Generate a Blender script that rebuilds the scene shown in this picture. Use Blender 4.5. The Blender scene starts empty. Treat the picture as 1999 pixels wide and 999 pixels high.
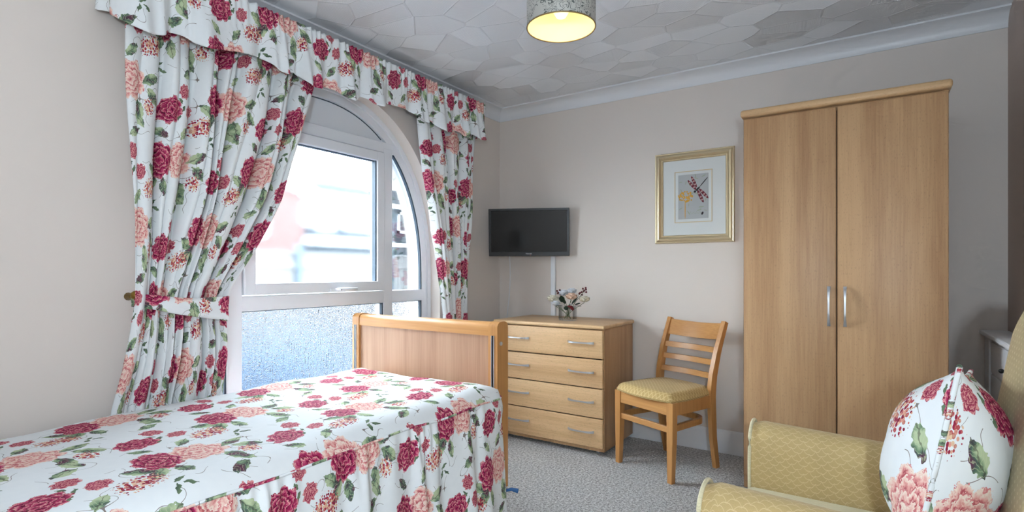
import bpy, bmesh, math, random
from mathutils import Vector, Matrix
random.seed(7)
S = bpy.context.scene
COL = S.collection
PI = math.pi
LOCAL = set()
# ------------------------------------------------------------------ camera
cam_d = bpy.data.cameras.new('camera'); cam = bpy.data.objects.new('camera', cam_d); COL.objects.link(cam)
cam.location = (2.435, -3.496, 1.12)
cam.rotation_euler = (PI / 2, 0, math.atan(695 / 1048))
cam_d.sensor_width = 36; cam_d.lens = 36 * 1048 / 1999
cam_d.shift_y = (530 - 499.5) / 1999
cam_d.clip_start = 0.02
S.camera = cam
# ------------------------------------------------------------------ sky
W = bpy.data.worlds.new('overcast_sky'); S.world = W; W.use_nodes = True
wb = W.node_tree.nodes['Background']
wb.inputs[0].default_value = (0.81, 0.92, 1.0, 1); wb.inputs[1].default_value = 13.0
# ------------------------------------------------------------------ exposure
S.view_settings.view_transform = 'Standard'; S.view_settings.look = 'None'
S.view_settings.exposure = 0.80; S.view_settings.gamma = 1.0; S.view_settings.use_curve_mapping = False
S.cycles.use_denoising = True
S.cycles.max_bounces = 6; S.cycles.diffuse_bounces = 3; S.cycles.glossy_bounces = 3; S.cycles.transmission_bounces = 4; S.cycles.transparent_max_bounces = 10
S.cycles.use_adaptive_sampling = True; S.cycles.adaptive_threshold = .06; S.cycles.adaptive_min_samples = 24; S.cycles.blur_glossy = 1.5
S.cycles.sample_clamp_indirect = 30
FILL_LAMP = 56.0     # added fill lamp in place of a camera flash (W)
BULB = .55             # pendant bulb (W)

# ================================================================== materials
def hexc(r, g, b):
    def l(c):
        c /= 255.0
        return c / 12.92 if c <= 0.04045 else ((c + 0.055) / 1.055) ** 2.4
    return (l(r), l(g), l(b), 1)

class NB:
    """small node-graph builder"""
    def __init__(s, name):
        s.m = bpy.data.materials.new(name); s.m.use_nodes = True
        s.t = s.m.node_tree; s.t.nodes.clear(); s.dim = '3D'
        s.out = s.t.nodes.new('ShaderNodeOutputMaterial')
    def n(s, typ, **kw):
        x = s.t.nodes.new(typ)
        for k, v in kw.items(): setattr(x, k, v)
        return x
    def put(s, sock, v):
        if v is None: return
        if isinstance(v, bpy.types.NodeSocket): s.t.links.new(v, sock)
        else:
            if sock.type in ('VECTOR',) and not hasattr(v, '__len__'): v = (v, v, v)
            sock.default_value = v
    def math(s, op, a, b=None, c=None, clamp=False):
        x = s.n('ShaderNodeMath', operation=op); x.use_clamp = clamp
        s.put(x.inputs[0], a); s.put(x.inputs[1], b)
        if c is not None: s.put(x.inputs[2], c)
        return x.outputs[0]
    def vm(s, op, a, b=None, c=None, out=0):
        x = s.n('ShaderNodeVectorMath', operation=op)
        s.put(x.inputs[0], a)
        if b is not None:
            if op == 'SCALE': s.put(x.inputs['Scale'], b)
            else: s.put(x.inputs[1], b)
        if c is not None: s.put(x.inputs[2], c)
        return x.outputs['Value'] if op in ('LENGTH', 'DOT_PRODUCT', 'DISTANCE') else x.outputs[0]
    def mixv(s, f, a, b):
        x = s.n('ShaderNodeMix', data_type='VECTOR'); s.put(x.inputs[0], f); s.put(x.inputs[4], a); s.put(x.inputs[5], b)
        return x.outputs[1]
    def mixf(s, f, a, b):
        x = s.n('ShaderNodeMix', data_type='FLOAT'); s.put(x.inputs[0], f); s.put(x.inputs[2], a); s.put(x.inputs[3], b)
        return x.outputs[0]
    def mixc(s, f, a, b, blend='MIX'):
        x = s.n('ShaderNodeMix', data_type='RGBA', blend_type=blend); s.put(x.inputs[0], f); s.put(x.inputs[6], a); s.put(x.inputs[7], b)
        return x.outputs[2]
    def ramp(s, f, stops, interp='LINEAR'):
        x = s.n('ShaderNodeValToRGB'); e = x.color_ramp.elements; x.color_ramp.interpolation = interp
        while len(e) < len(stops): e.new(0.5)
        for k, (p, c) in enumerate(stops): e[k].position = p; e[k].color = c
        s.put(x.inputs[0], f); return x.outputs[0]
    def coord(s, which='Object'): return s.n('ShaderNodeTexCoord').outputs[which]
    def mapping(s, v, loc=(0, 0, 0), rot=(0, 0, 0), sc=(1, 1, 1), typ='POINT'):
        x = s.n('ShaderNodeMapping', vector_type=typ); s.put(x.inputs[0], v)
        x.inputs[1].default_value = loc; x.inputs[2].default_value = rot; x.inputs[3].default_value = sc
        return x.outputs[0]
    def noise(s, v, sc, det=2, rough=.5, col=False, dist=0):
        x = s.n('ShaderNodeTexNoise', noise_dimensions=s.dim); s.put(x.inputs['Vector'], v); x.inputs['Scale'].default_value = sc
        x.inputs['Detail'].default_value = det; x.inputs['Roughness'].default_value = rough; x.inputs['Distortion'].default_value = dist
        return x.outputs['Color' if col else 'Fac']
    def voro(s, v, sc, feat='F1', out='Distance', rnd=1):
        x = s.n('ShaderNodeTexVoronoi', feature=feat, voronoi_dimensions=s.dim); s.put(x.inputs['Vector'], v); x.inputs['Scale'].default_value = sc
        x.inputs['Randomness'].default_value = rnd
        return x.outputs[out]
    def sep(s, v):
        x = s.n('ShaderNodeSeparateXYZ'); s.put(x.inputs[0], v); return x.outputs
    def comb(s, x_, y_, z_=0.0):
        x = s.n('ShaderNodeCombineXYZ'); s.put(x.inputs[0], x_); s.put(x.inputs[1], y_); s.put(x.inputs[2], z_); return x.outputs[0]
    def bump(s, h, strength=.3, dist=.01):
        x = s.n('ShaderNodeBump'); x.inputs['Strength'].default_value = strength; x.inputs['Distance'].default_value = dist
        s.put(x.inputs['Height'], h); return x.outputs[0]
    def pbr(s, col, rough=.5, metal=0, normal=None, spec=.5, sheen=0, coat=0, trans=0, ior=1.5, emit=None, estr=0):
        x = s.n('ShaderNodeBsdfPrincipled')
        s.put(x.inputs['Base Color'], col); s.put(x.inputs['Roughness'], rough); x.inputs['Metallic'].default_value = metal
        x.inputs['Specular IOR Level'].default_value = spec; x.inputs['Sheen Weight'].default_value = sheen
        x.inputs['Coat Weight'].default_value = coat; x.inputs['Transmission Weight'].default_value = trans; x.inputs['IOR'].default_value = ior
        if normal is not None: s.put(x.inputs['Normal'], normal)
        if emit is not None: x.inputs['Emission Color'].default_value = emit; x.inputs['Emission Strength'].default_value = estr
        s.t.links.new(x.outputs[0], s.out.inputs[0]); return s.m

def plain(name, rgb, rough=.5, metal=0, spec=.5, coat=0):
    b = NB(name)
    return b.pbr(hexc(*rgb), rough, metal, spec=spec, coat=coat)

def wood(name, light, dark, axis='Z', rough=.42, fleck=True):
    b = NB(name); o = b.coord()
    st = {'Z': (1, 1, .035), 'X': (.035, 1, 1), 'Y': (1, .035, 1)}[axis]
    v = b.mapping(o, sc=st)
    wide = b.noise(v, 11, 2, .55)
    fine = b.noise(v, 130, 1, .6)
    f = b.math('ADD', b.math('MULTIPLY', wide, .75), b.math('MULTIPLY', fine, .35))
    c = b.ramp(f, [(.36, hexc(*dark)), (.54, hexc(*[(l * .6 + d * .4) for l, d in zip(light, dark)])), (.70, hexc(*light))])
    if fleck:
        st2 = {'Z': (1, 1, .22), 'X': (.22, 1, 1), 'Y': (1, .22, 1)}[axis]
        fl = b.math('GREATER_THAN', b.noise(b.mapping(o, sc=st2), 330, 0), .70)
        c = b.mixc(b.math('MULTIPLY', fl, .22), c, hexc(*[x * .72 for x in dark]))
    return b.pbr(c, rough, spec=.4)

# ---- floral print: peonies, blossoms, leaves drawn from polar functions on the cloth's own coordinates
def floral(name):
    b = NB(name); b.dim = '2D'; uv = b.coord('UV')
    n1 = b.noise(uv, 75, 1, .6, col=True)
    p = b.vm('ADD', uv, b.vm('MULTIPLY', b.vm('SUBTRACT', n1, (.5, .5, .5)), (.014, .014, 0)))
    TW, TH = .60, .555
    # fold the half-drop repeat into one cell: +-TW/2 by +-TH/4
    pxy = b.sep(p)
    row = b.math('ROUND', b.math('DIVIDE', pxy[1], TH / 2))
    fy = b.math('SUBTRACT', pxy[1], b.math('MULTIPLY', row, TH / 2))
    fx = b.math('WRAP', b.math('SUBTRACT', pxy[0], b.math('MULTIPLY', row, TW / 2)), TW / 2, -TW / 2)
    p = b.comb(fx, fy)
    def dbl(lst):
        r = []
        for (x, y, a, sx, sy) in lst:
            m = max(sx, sy) * 1.12
            for k in range(-3, 4):
                for n in range(-3, 4):
                    cx, cy = x + k * TW / 2 + n * TW, y + k * TH / 2
                    if abs(cx) < TW / 2 + m and abs(cy) < TH / 4 + m: r.append((cx, cy, a, sx, sy))
        return r
    def nearest(lst):
        bv = bl = None
        for (x, y, a, sx, sy) in lst:
            q = b.mapping(p, loc=(x, y, 0), rot=(0, 0, a), sc=(sx, sy, 1), typ='TEXTURE')
            l = b.vm('LENGTH', q)
            if bv is None: bv, bl = q, l
            else:
                lt = b.math('LESS_THAN', l, bl)
                bv = b.mixv(lt, bv, q); bl = b.math('MINIMUM', l, bl)
        return bv, bl
    fine = b.noise(uv, 210, 1, .6)
    mid = b.noise(uv, 48, 0)
    base = hexc(242, 244, 244)
    col = b.mixc(b.math('MULTIPLY', mid, .3), base, hexc(230, 234, 236))
    # ---------- leaves
    leaves = dbl([(-.085, -.045, 2.6, .042, .021), (-.055, -.085, 4.1, .046, .022), (.00, -.10, 4.9, .040, .018),
                  (.190, .030, .4, .046, .022), (.205, -.035, 5.6, .044, .022), (.135, -.095, 5.0, .044, .020),
                  (-.02, .118, 2.4, .034, .016), (.095, .125, .9, .036, .017), (-.165, .145, 2.2, .038, .019),
                  (-.195, .095, 3.6, .036, .018)])
    q, l = nearest(leaves)
    xs = b.sep(q); ay = b.math('ABSOLUTE', xs[1])
    edge = b.math('SUBTRACT', 1.0, b.math('MULTIPLY', xs[0], xs[0]))
    lm = b.math('LESS_THAN', ay, edge)
    vein = b.math('FRACT', b.math('MULTIPLY', b.math('SUBTRACT', xs[0], b.math('MULTIPLY', ay, .55)), 3.4))
    vein = b.math('GREATER_THAN', vein, .78)
    rib = b.math('LESS_THAN', ay, .09)
    tone = b.math('ADD', b.math('MULTIPLY', b.noise(uv, 24, 1), 1.3), b.math('MULTIPLY', xs[1], .16))
    lc = b.ramp(tone, [(.38, hexc(108, 66, 86)), (.52, hexc(84, 102, 94)), (.64, hexc(122, 148, 116)), (.84, hexc(190, 204, 164))])
    lc = b.mixc(b.math('MULTIPLY', vein, .5), lc, hexc(204, 214, 172))
    lc = b.mixc(b.math('MULTIPLY', rib, .6), lc, hexc(70, 62, 60))
    # thin stems near leaves
    st = b.math('ABSOLUTE', b.math('SUBTRACT', b.noise(uv, 17, 0), .5))
    stm = b.math('MULTIPLY', b.math('LESS_THAN', st, .008), b.math('LESS_THAN', l, 2.0))
    col = b.mixc(b.math('MULTIPLY', stm, .85), col, hexc(112, 92, 78))
    col = b.mixc(lm, col, lc)
    # ---------- small leaf sprigs
    sp = dbl([(.255, .115, .6, .018, .0065), (.270, .090, 5.7, .018, .0065), (.240, .085, 4.4, .017, .006),
              (-.235, -.02, 2.2, .016, .006), (-.222, -.052, 4.2, .017, .006), (.06, .19, 1.2, .016, .006)])
    q, l = nearest(sp); xs = b.sep(q)
    sm = b.math('LESS_THAN', b.math('ABSOLUTE', xs[1]), b.math('SUBTRACT', 1.0, b.math('MULTIPLY', xs[0], xs[0])))
    col = b.mixc(sm, col, b.mixc(mid, hexc(58, 78, 70), hexc(132, 152, 116)))
    # ---------- blossom clusters (hydrangea like)
    hy = dbl([(.205, .165, 0, .046, .042), (-.130, -.120, 1, .042, .036), (-.115, .200, 2, .036, .030)])
    q, l = nearest(hy)
    vn = b.n('ShaderNodeTexVoronoi', voronoi_dimensions='2D'); b.put(vn.inputs['Vector'], uv); vn.inputs['Scale'].default_value = 115
    vd = vn.outputs['Distance']; vc = b.sep(vn.outputs['Color'])
    dens = b.math('SUBTRACT', .62, b.math('MULTIPLY', b.math('POWER', l, 3.0), .42))
    hm = b.math('MULTIPLY', b.math('LESS_THAN', vd, dens), b.math('LESS_THAN', l, 1.12))
    hc = b.ramp(b.math('ADD', vc[0], b.math('MULTIPLY', vd, .25)), [(.0, hexc(128, 30, 58)), (.34, hexc(176, 54, 80)), (.42, hexc(228, 152, 138)), (.7, hexc(242, 214, 176)), (.95, hexc(196, 84, 88))], 'LINEAR')
    col = b.mixc(hm, col, hc)
    # ---------- peonies
    def peony(lst, stops, edgecol, ph):
        q, l = nearest(lst)
        xy = b.sep(q); th = b.math('ARCTAN2', xy[1], xy[0])
        r = b.math('ADD', l, b.math('MULTIPLY', b.math('SUBTRACT', fine, .5), .12))
        rk = []
        for k, (a0, amp, n_, off) in enumerate([(.80, .20, 4, ph), (.60, .17, 3, ph + 1), (.40, .15, 3, ph + 2.1), (.20, .12, 2, ph + .7)]):
            w = b.math('ABSOLUTE', b.math('SINE', b.math('MULTIPLY_ADD', th, n_, off)))
            rk.append(b.math('MULTIPLY_ADD', w, amp, a0))
        rk.append(0.0); s_ = mask = None
        for k in range(4):
            sk = b.math('DIVIDE', b.math('SUBTRACT', r, rk[k + 1]), b.math('SUBTRACT', rk[k], rk[k + 1]))
            ins = b.math('LESS_THAN', r, rk[k])
            if s_ is None: s_, mask = sk, ins
            else: s_ = b.mixf(ins, s_, sk)
        streak = b.math('MULTIPLY', b.math('SINE', b.math('MULTIPLY_ADD', fine, 8, b.math('MULTIPLY', th, 22))), .12)
        v = b.math('ADD', b.math('ADD', s_, streak), b.math('MULTIPLY', b.math('SUBTRACT', mid, .5), .55), clamp=True)
        return mask, b.ramp(v, stops)
    peach = [(.0, hexc(192, 92, 98)), (.16, hexc(224, 142, 138)), (.40, hexc(240, 186, 174)), (.66, hexc(247, 216, 202)), (.88, hexc(251, 234, 218)), (.97, hexc(226, 142, 142))]
    red = [(.0, hexc(92, 16, 46)), (.22, hexc(150, 32, 76)), (.48, hexc(182, 56, 98)), (.72, hexc(216, 110, 134)), (.88, hexc(240, 190, 176)), (.97, hexc(150, 32, 72))]
    rose = [(.0, hexc(134, 30, 66)), (.4, hexc(190, 78, 104)), (.75, hexc(240, 180, 170)), (.95, hexc(176, 56, 92))]
    m_, c_ = peony(dbl([(-.215, .02, 0, .032, .032), (.125, .222, 1, .034, .028)]), rose, None, .4)
    col = b.mixc(m_, col, c_)
    m_, c_ = peony(dbl([(.088, .012, 0, .078, .080)]), peach, None, 0)
    col = b.mixc(m_, col, c_)
    m_, c_ = peony(dbl([(-.022, .006, 0, .062, .076), (.012, .212, .6, .066, .056)]), red, None, 1.3)
    col = b.mixc(m_, col, c_)
    return b.pbr(col, .8, spec=.15)

def gold(name, base, line, mode):
    b = NB(name); b.dim = '2D'; uv = b.coord('UV'); xy = b.sep(uv)
    w, h = {'scale': (.034, .026), 'seat': (.026, .016), 'dots': (.026, .030), 'chair': (.026, .022)}[mode]
    wob = b.math('MULTIPLY', b.math('SUBTRACT', b.noise(uv, 30, 1), .5), .25)
    a = b.math('DIVIDE', xy[0], w); c = b.math('DIVIDE', xy[1], h)
    if mode == 'scale':
        c = b.math('ADD', c, b.math('MULTIPLY', b.math('ABSOLUTE', b.math('SINE', b.math('MULTIPLY', a, 2 * PI))), .22))
    d1 = b.math('ABSOLUTE', b.math('SUBTRACT', b.math('FRACT', b.math('ADD', b.math('ADD', a, c), wob)), .5))
    d2 = b.math('ABSOLUTE', b.math('SUBTRACT', b.math('FRACT', b.math('ADD', b.math('SUBTRACT', a, c), wob)), .5))
    wd = {'scale': .045, 'seat': .06, 'dots': .16, 'chair': .09}[mode]
    if mode == 'dots': ln = b.math('MULTIPLY', b.math('LESS_THAN', d1, wd), b.math('LESS_THAN', d2, wd))
    else: ln = b.math('MAXIMUM', b.math('LESS_THAN', d1, wd), b.math('LESS_THAN', d2, wd))
    nz = b.noise(uv, 14, 3); grain = b.noise(uv, 420, 2)
    cb = b.mixc(nz, hexc(*[x * .9 for x in base]), hexc(*base))
    cb = b.mixc(b.math('MULTIPLY', grain, .25), cb, hexc(*[min(255, x * 1.12) for x in base]))
    col = b.mixc(b.math('MULTIPLY', ln, .62), cb, hexc(*line))
    return b.pbr(col, .6, spec=.3, sheen=.12, normal=b.bump(b.math('ADD', b.math('MULTIPLY', ln, .6), b.math('MULTIPLY', grain, .3)), .35, .004))

def wallpaint(name, rgb):
    b = NB(name); o = b.coord()
    c = hexc(*rgb); c2 = tuple(x * .965 for x in c[:3]) + (1,)
    return b.pbr(b.mixc(b.noise(o, 2.2, 0), c2, c), .85, spec=.12)

def ceiling_mat():
    b = NB('textured_ceiling_paper'); b.dim = '2D'; o = b.coord()
    f2 = b.mapping(o, rot=(0, 0, .5), sc=(1.0, 1.5, 1))
    vv = b.voro(f2, 4.3, out='Color', rnd=.75)
    ang = b.math('MULTIPLY', b.sep(vv)[0], 6.28)
    xy = b.sep(o)
    line = b.math('ADD', b.math('MULTIPLY', xy[0], b.math('COSINE', ang)), b.math('MULTIPLY', xy[1], b.math('SINE', ang)))
    ridges = b.math('SINE', b.math('MULTIPLY', line, 800))
    ed = b.voro(f2, 4.3, feat='DISTANCE_TO_EDGE', rnd=.75)
    em = b.math('SUBTRACT', 1.0, b.math('MULTIPLY', ed, 30, clamp=True))
    pn = b.n('ShaderNodeTexVoronoi', voronoi_dimensions='2D'); b.put(pn.inputs['Vector'], f2); pn.inputs['Scale'].default_value = 4.3; pn.inputs['Randomness'].default_value = .75
    dv = b.sep(b.vm('SUBTRACT', f2, pn.outputs['Position']))
    tilt = b.math('ADD', b.math('MULTIPLY', dv[0], b.math('COSINE', ang)), b.math('MULTIPLY', dv[1], b.math('SINE', ang)))
    hgt = b.math('ADD', b.math('ADD', b.math('MULTIPLY', ridges, .00016), b.math('MULTIPLY', em, .0022)), b.math('MULTIPLY', tilt, .10))
    return b.pbr(hexc(244, 245, 248), .8, spec=.2, normal=b.bump(hgt, 1.0, 1.0))

def carpet_mat():
    b = NB('grey_beige_carpet'); b.dim = '2D'; o = b.coord()
    n = b.noise(o, 190, 2, .7); n2 = b.noise(o, 80, 1, .6)
    f = b.math('ADD', b.math('MULTIPLY', n, .6), b.math('MULTIPLY', n2, .4))
    c = b.ramp(f, [(.36, hexc(140, 136, 133)), (.5, hexc(207, 204, 202)), (.64, hexc(252, 250, 249))])
    return b.pbr(c, .95, spec=.05, sheen=.15, normal=b.bump(f, .9, .012))

def clear_glass(name, tint=(1, 1, 1, 1)):
    b = NB(name)
    tr = b.n('ShaderNodeBsdfTransparent'); tr.inputs[0].default_value = tint
    gl = b.n('ShaderNodeBsdfGlossy'); gl.inputs['Roughness'].default_value = .02
    fr = b.n('ShaderNodeFresnel'); fr.inputs[0].default_value = 1.45
    mx = b.n('ShaderNodeMixShader')
    b.t.links.new(b.math('MULTIPLY', fr.outputs[0], .8), mx.inputs[0]); b.t.links.new(tr.outputs[0], mx.inputs[1]); b.t.links.new(gl.outputs[0], mx.inputs[2])
    b.t.links.new(mx.outputs[0], b.out.inputs[0]); return b.m

def rough_glass(name, rough, ior, ripple=0, tint=(.97, .985, 1, 1)):
    b = NB(name)
    rf = b.n('ShaderNodeBsdfRefraction'); rf.inputs['Roughness'].default_value = rough; rf.inputs['IOR'].default_value = ior
    rf.inputs['Color'].default_value = tint
    if ripple:
        o = b.coord()
        h = b.math('ADD', b.noise(b.mapping(o, sc=(1, 1, .10)), 120, 2), b.math('MULTIPLY', b.noise(o, 150, 1), .8))
        b.t.links.new(b.bump(h, ripple, .01), rf.inputs['Normal'])
    b.t.links.new(rf.outputs[0], b.out.inputs[0]); return b.m

M = {}
M['floral'] = floral('floral_print_cotton')
M['wall'] = wallpaint('cream_wall_paint', (236, 225, 216))
M['wallr'] = wallpaint('taupe_wall_paint', (214, 196, 185))
M['ceil'] = ceiling_mat()
M['carpet'] = carpet_mat()
M['white'] = plain('white_gloss_paint', (238, 238, 240), .35)
M['upvc'] = plain('white_upvc', (240, 242, 246), .28)
M['seal'] = plain('dark_glazing_seal', (58, 74, 88), .6)
M['beech'] = wood('beech_laminate_upright', (209, 168, 124), (181, 138, 98), 'Z')
M['beechx'] = wood('beech_laminate_lengthwise', (230, 191, 144), (204, 161, 116), 'X')
M['honey'] = wood('honey_beech_upright', (210, 154, 94), (180, 124, 70), 'Z', .32, False)
M['honeyx'] = wood('honey_beech_lengthwise', (212, 156, 96), (184, 128, 74), 'X', .30, False)
M['panel'] = wood('striped_beech_panel', (192, 152, 122), (168, 126, 98), 'Z', .4, False)
M['steel'] = plain('brushed_steel', (206, 208, 212), .35, .7)
M['dark'] = plain('black_plastic', (16, 16, 18), .35)
M['gap'] = plain('dark_gap', (40, 30, 24), .8)
M['blue'] = plain('blue_plastic', (70, 120, 180), .4)
M['screen'] = plain('tv_screen_glass', (7, 7, 8), .09, spec=.3)
M['print'] = plain('white_lettering', (225, 225, 228), .5)
M['led'] = plain('red_indicator', (170, 60, 30), .4)
M['goldarm'] = gold('gold_scale_chenille', (204, 175, 120), (230, 208, 158), 'scale')
M['goldseat'] = gold('pale_gold_diamond_weave', (228, 216, 178), (206, 192, 154), 'seat')
M['golddots'] = gold('gold_dotted_weave', (208, 186, 140), (234, 217, 178), 'dots')
M['chairfab'] = gold('gold_diamond_seat_fabric', (200, 166, 104), (230, 206, 150), 'chair')
M['brass'] = plain('antique_brass', (150, 122, 62), .35, 1)
M['gilt'] = plain('champagne_gilt', (216, 198, 162), .35, .6)
M['giltdark'] = plain('dark_gilt_edge', (150, 128, 88), .45, .6)  # darker gilt for the pendant shade rims
M['mat'] = plain('white_mount_board', (226, 228, 226), .8)
M['glass'] = clear_glass('clear_window_glass', (.97, .985, 1, 1))
M['vase'] = clear_glass('vase_glass', (.985, .992, .99, 1))
M['blurglass'] = rough_glass('hazed_window_glass', .15, 1.2)
M['obscure'] = rough_glass('obscure_rippled_glass', .16, 1.35, .5, (.80, .80, .80, 1))
M['shade_in'] = plain('cream_shade_lining', (255, 244, 190), .8)
M['lampwhite'] = plain('white_lamp_shade', (235, 232, 226), .8)

def damask():
    b = NB('silver_damask_shade'); uv = b.coord('UV')
    n = b.noise(uv, 26, 1, .4, dist=1.6)
    lines = b.math('LESS_THAN', b.math('ABSOLUTE', b.math('SUBTRACT', b.math('FRACT', b.math('MULTIPLY', n, 7)), .5)), .13)
    big = b.noise(uv, 12, 1)
    msk = b.math('MULTIPLY', lines, b.math('GREATER_THAN', big, .42))
    c = b.mixc(msk, hexc(196, 194, 186), hexc(104, 106, 102))
    return b.pbr(c, .4, .3)
M['damask'] = damask()

def emis(name, rgb, k):
    b = NB(name); return b.pbr(hexc(*rgb), .5, emit=hexc(*rgb), estr=k)

# ================================================================== mesh helpers
class MB:
    def __init__(s): s.v = []; s.f = []; s.uv = []; s.hasuv = False
    def grid(s, P, UV=None, closed_u=False):
        """P[i][j] points -> quads"""
        b0 = len(s.v); ni = len(P); nj = len(P[0])
        for i in range(ni):
            for j in range(nj):
                s.v.append(tuple(P[i][j])); s.uv.append(UV[i][j] if UV else (0, 0))
        if UV: s.hasuv = True
        for i in range(ni - (0 if closed_u else 1)):
            i2 = (i + 1) % ni
            for j in range(nj - 1):
                s.f.append((b0 + i * nj + j, b0 + i2 * nj + j, b0 + i2 * nj + j + 1, b0 + i * nj + j + 1))
        return s
    def poly(s, pts):
        b0 = len(s.v); s.v += [tuple(p) for p in pts]; s.uv += [(0, 0)] * len(pts); s.f.append(tuple(range(b0, b0 + len(pts)))); return s
    def raw(s, vs, fs):
        b0 = len(s.v); s.v += [tuple(p) for p in vs]; s.uv += [(0, 0)] * len(vs); s.f += [tuple(b0 + i for i in f) for f in fs]; return s
    def box(s, x0, x1, y0, y1, z0, z1, bev=0, seg=2):
        bm = bmesh.new()
        bmesh.ops.create_cube(bm, size=1)
        for v in bm.verts: v.co = Vector(((x0 + x1) / 2 + v.co.x * (x1 - x0), (y0 + y1) / 2 + v.co.y * (y1 - y0), (z0 + z1) / 2 + v.co.z * (z1 - z0)))
        if bev: bmesh.ops.bevel(bm, geom=list(bm.edges), offset=bev, segments=seg, profile=.5, affect='EDGES')
        return s.frombm(bm)
    def frombm(s, bm):
        bm.verts.index_update(); b0 = len(s.v)
        for v in bm.verts: s.v.append(tuple(v.co)); s.uv.append((0, 0))
        for f in bm.faces: s.f.append(tuple(b0 + v.index for v in f.verts))
        bm.free(); return s
    def prism(s, prof, ax, a, c):
        """closed 2-D profile extruded along axis 0/1/2 from a to c; profile given in the two other axes in order"""
        def mk(t, p):
            r = [0, 0, 0]; o = [k for k in range(3) if k != ax]; r[ax] = t; r[o[0]] = p[0]; r[o[1]] = p[1]; return tuple(r)
        n = len(prof); b0 = len(s.v)
        for t in (a, c):
            for p in prof: s.v.append(mk(t, p)); s.uv.append((0, 0))
        for i in range(n): s.f.append((b0 + i, b0 + (i + 1) % n, b0 + n + (i + 1) % n, b0 + n + i))
        s.f.append(tuple(b0 + i for i in range(n))[::-1]); s.f.append(tuple(b0 + n + i for i in range(n)))
        return s
    def tube(s, pts, rad, n=8, caps=True, sq=None):
        """tube along points; rad a number or list; sq=(w,h) makes a rectangular section"""
        P = [Vector(p) for p in pts]; rings = []
        up = Vector((0, 0, 1)); vert = abs((P[-1] - P[0]).normalized().dot(up)) > .8
        for i, p in enumerate(P):
            t = (P[min(i + 1, len(P) - 1)] - P[max(i - 1, 0)]).normalized()
            u = Vector((0, 1, 0)) if vert or abs(t.dot(up)) > .97 else up
            a = t.cross(u).normalized(); c = a.cross(t).normalized()
            r = rad[i] if isinstance(rad, (list, tuple)) else rad
            if sq:
                w, h = sq[i] if isinstance(sq, list) else sq
                rings.append([p + a * (x * w / 2) + c * (y * h / 2) for x, y in ((-1, -1), (1, -1), (1, 1), (-1, 1))])
            else: rings.append([p + a * (math.cos(2 * PI * k / n) * r) + c * (math.sin(2 * PI * k / n) * r) for k in range(n)])
        b0 = len(s.v); m = len(rings[0])
        for rg in rings:
            for q in rg: s.v.append(tuple(q)); s.uv.append((0, 0))
        for i in range(len(rings) - 1):
            for k in range(m):
                s.f.append((b0 + i * m + k, b0 + i * m + (k + 1) % m, b0 + (i + 1) * m + (k + 1) % m, b0 + (i + 1) * m + k))
        if caps:
            s.f.append(tuple(b0 + k for k in range(m))[::-1]); e = b0 + (len(rings) - 1) * m; s.f.append(tuple(e + k for k in range(m)))
        return s
    def lathe(s, prof, c=(0, 0, 0), n=32, caps=True):
        b0 = len(s.v); m = len(prof)
        for k in range(n):
            a = 2 * PI * k / n
            for r, z in prof: s.v.append((c[0] + r * math.cos(a), c[1] + r * math.sin(a), c[2] + z)); s.uv.append((k / n * 2 * PI * .12, z))
        for k in range(n):
            k2 = (k + 1) % n
            for j in range(m - 1): s.f.append((b0 + k * m + j, b0 + k2 * m + j, b0 + k2 * m + j + 1, b0 + k * m + j + 1))
        if caps:
            if prof[0][0] > 1e-4: s.f.append(tuple(b0 + k * m for k in range(n))[::-1])
            if prof[-1][0] > 1e-4: s.f.append(tuple(b0 + k * m + m - 1 for k in range(n)))
        s.hasuv = True
        return s
    def ball(s, c, r, sub=2, sc=(1, 1, 1)):
        bm = bmesh.new(); bmesh.ops.create_icosphere(bm, subdivisions=sub, radius=r)
        for v in bm.verts: v.co = Vector((c[0] + v.co.x * sc[0], c[1] + v.co.y * sc[1], c[2] + v.co.z * sc[2]))
        return s.frombm(bm)
    def build(s, name, mat, parent=None, smooth=False, boxuv=False, weld=False):
        me = bpy.data.meshes.new(name)
        off = Vector((0, 0, 0))
        if parent is not None and parent.name not in LOCAL: off = wloc(parent)
        me.from_pydata([(x - off.x, y - off.y, z - off.z) for x, y, z in s.v], [], s.f)
        if s.hasuv or boxuv:
            ul = me.uv_layers.new(name='UVMap'); me.update()
            for pl in me.polygons:
                n = pl.normal
                for li in pl.loop_indices:
                    vi = me.loops[li].vertex_index
                    if boxuv:
                        c = s.v[vi]; ax = max(range(3), key=lambda k: abs(n[k]))
                        ul.data[li].uv = (c[1], c[2]) if ax == 0 else (c[0], c[2]) if ax == 1 else (c[0], c[1])
                    else: ul.data[li].uv = s.uv[vi]
        bm = bmesh.new(); bm.from_mesh(me)
        if weld: bmesh.ops.remove_doubles(bm, verts=bm.verts, dist=1e-5)
        bmesh.ops.recalc_face_normals(bm, faces=bm.faces); bm.to_mesh(me); bm.free()
        if smooth:
            me.polygons.foreach_set('use_smooth', [True] * len(me.polygons))
            if smooth == 'auto': me.set_sharp_from_angle(angle=math.radians(38))
        me.materials.append(M[mat] if isinstance(mat, str) else mat)
        o = bpy.data.objects.new(name, me); COL.objects.link(o)
        if parent is not None: o.parent = parent
        return o
def wloc(o):
    v = Vector(o.location)
    while o.parent: o = o.parent; v += Vector(o.location)
    return v
def tag(o, label, cat, group=None, kind=None):
    o['label'] = label
    if cat: o['category'] = cat
    if group: o['group'] = group
    if kind: o['kind'] = kind
    return o

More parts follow.
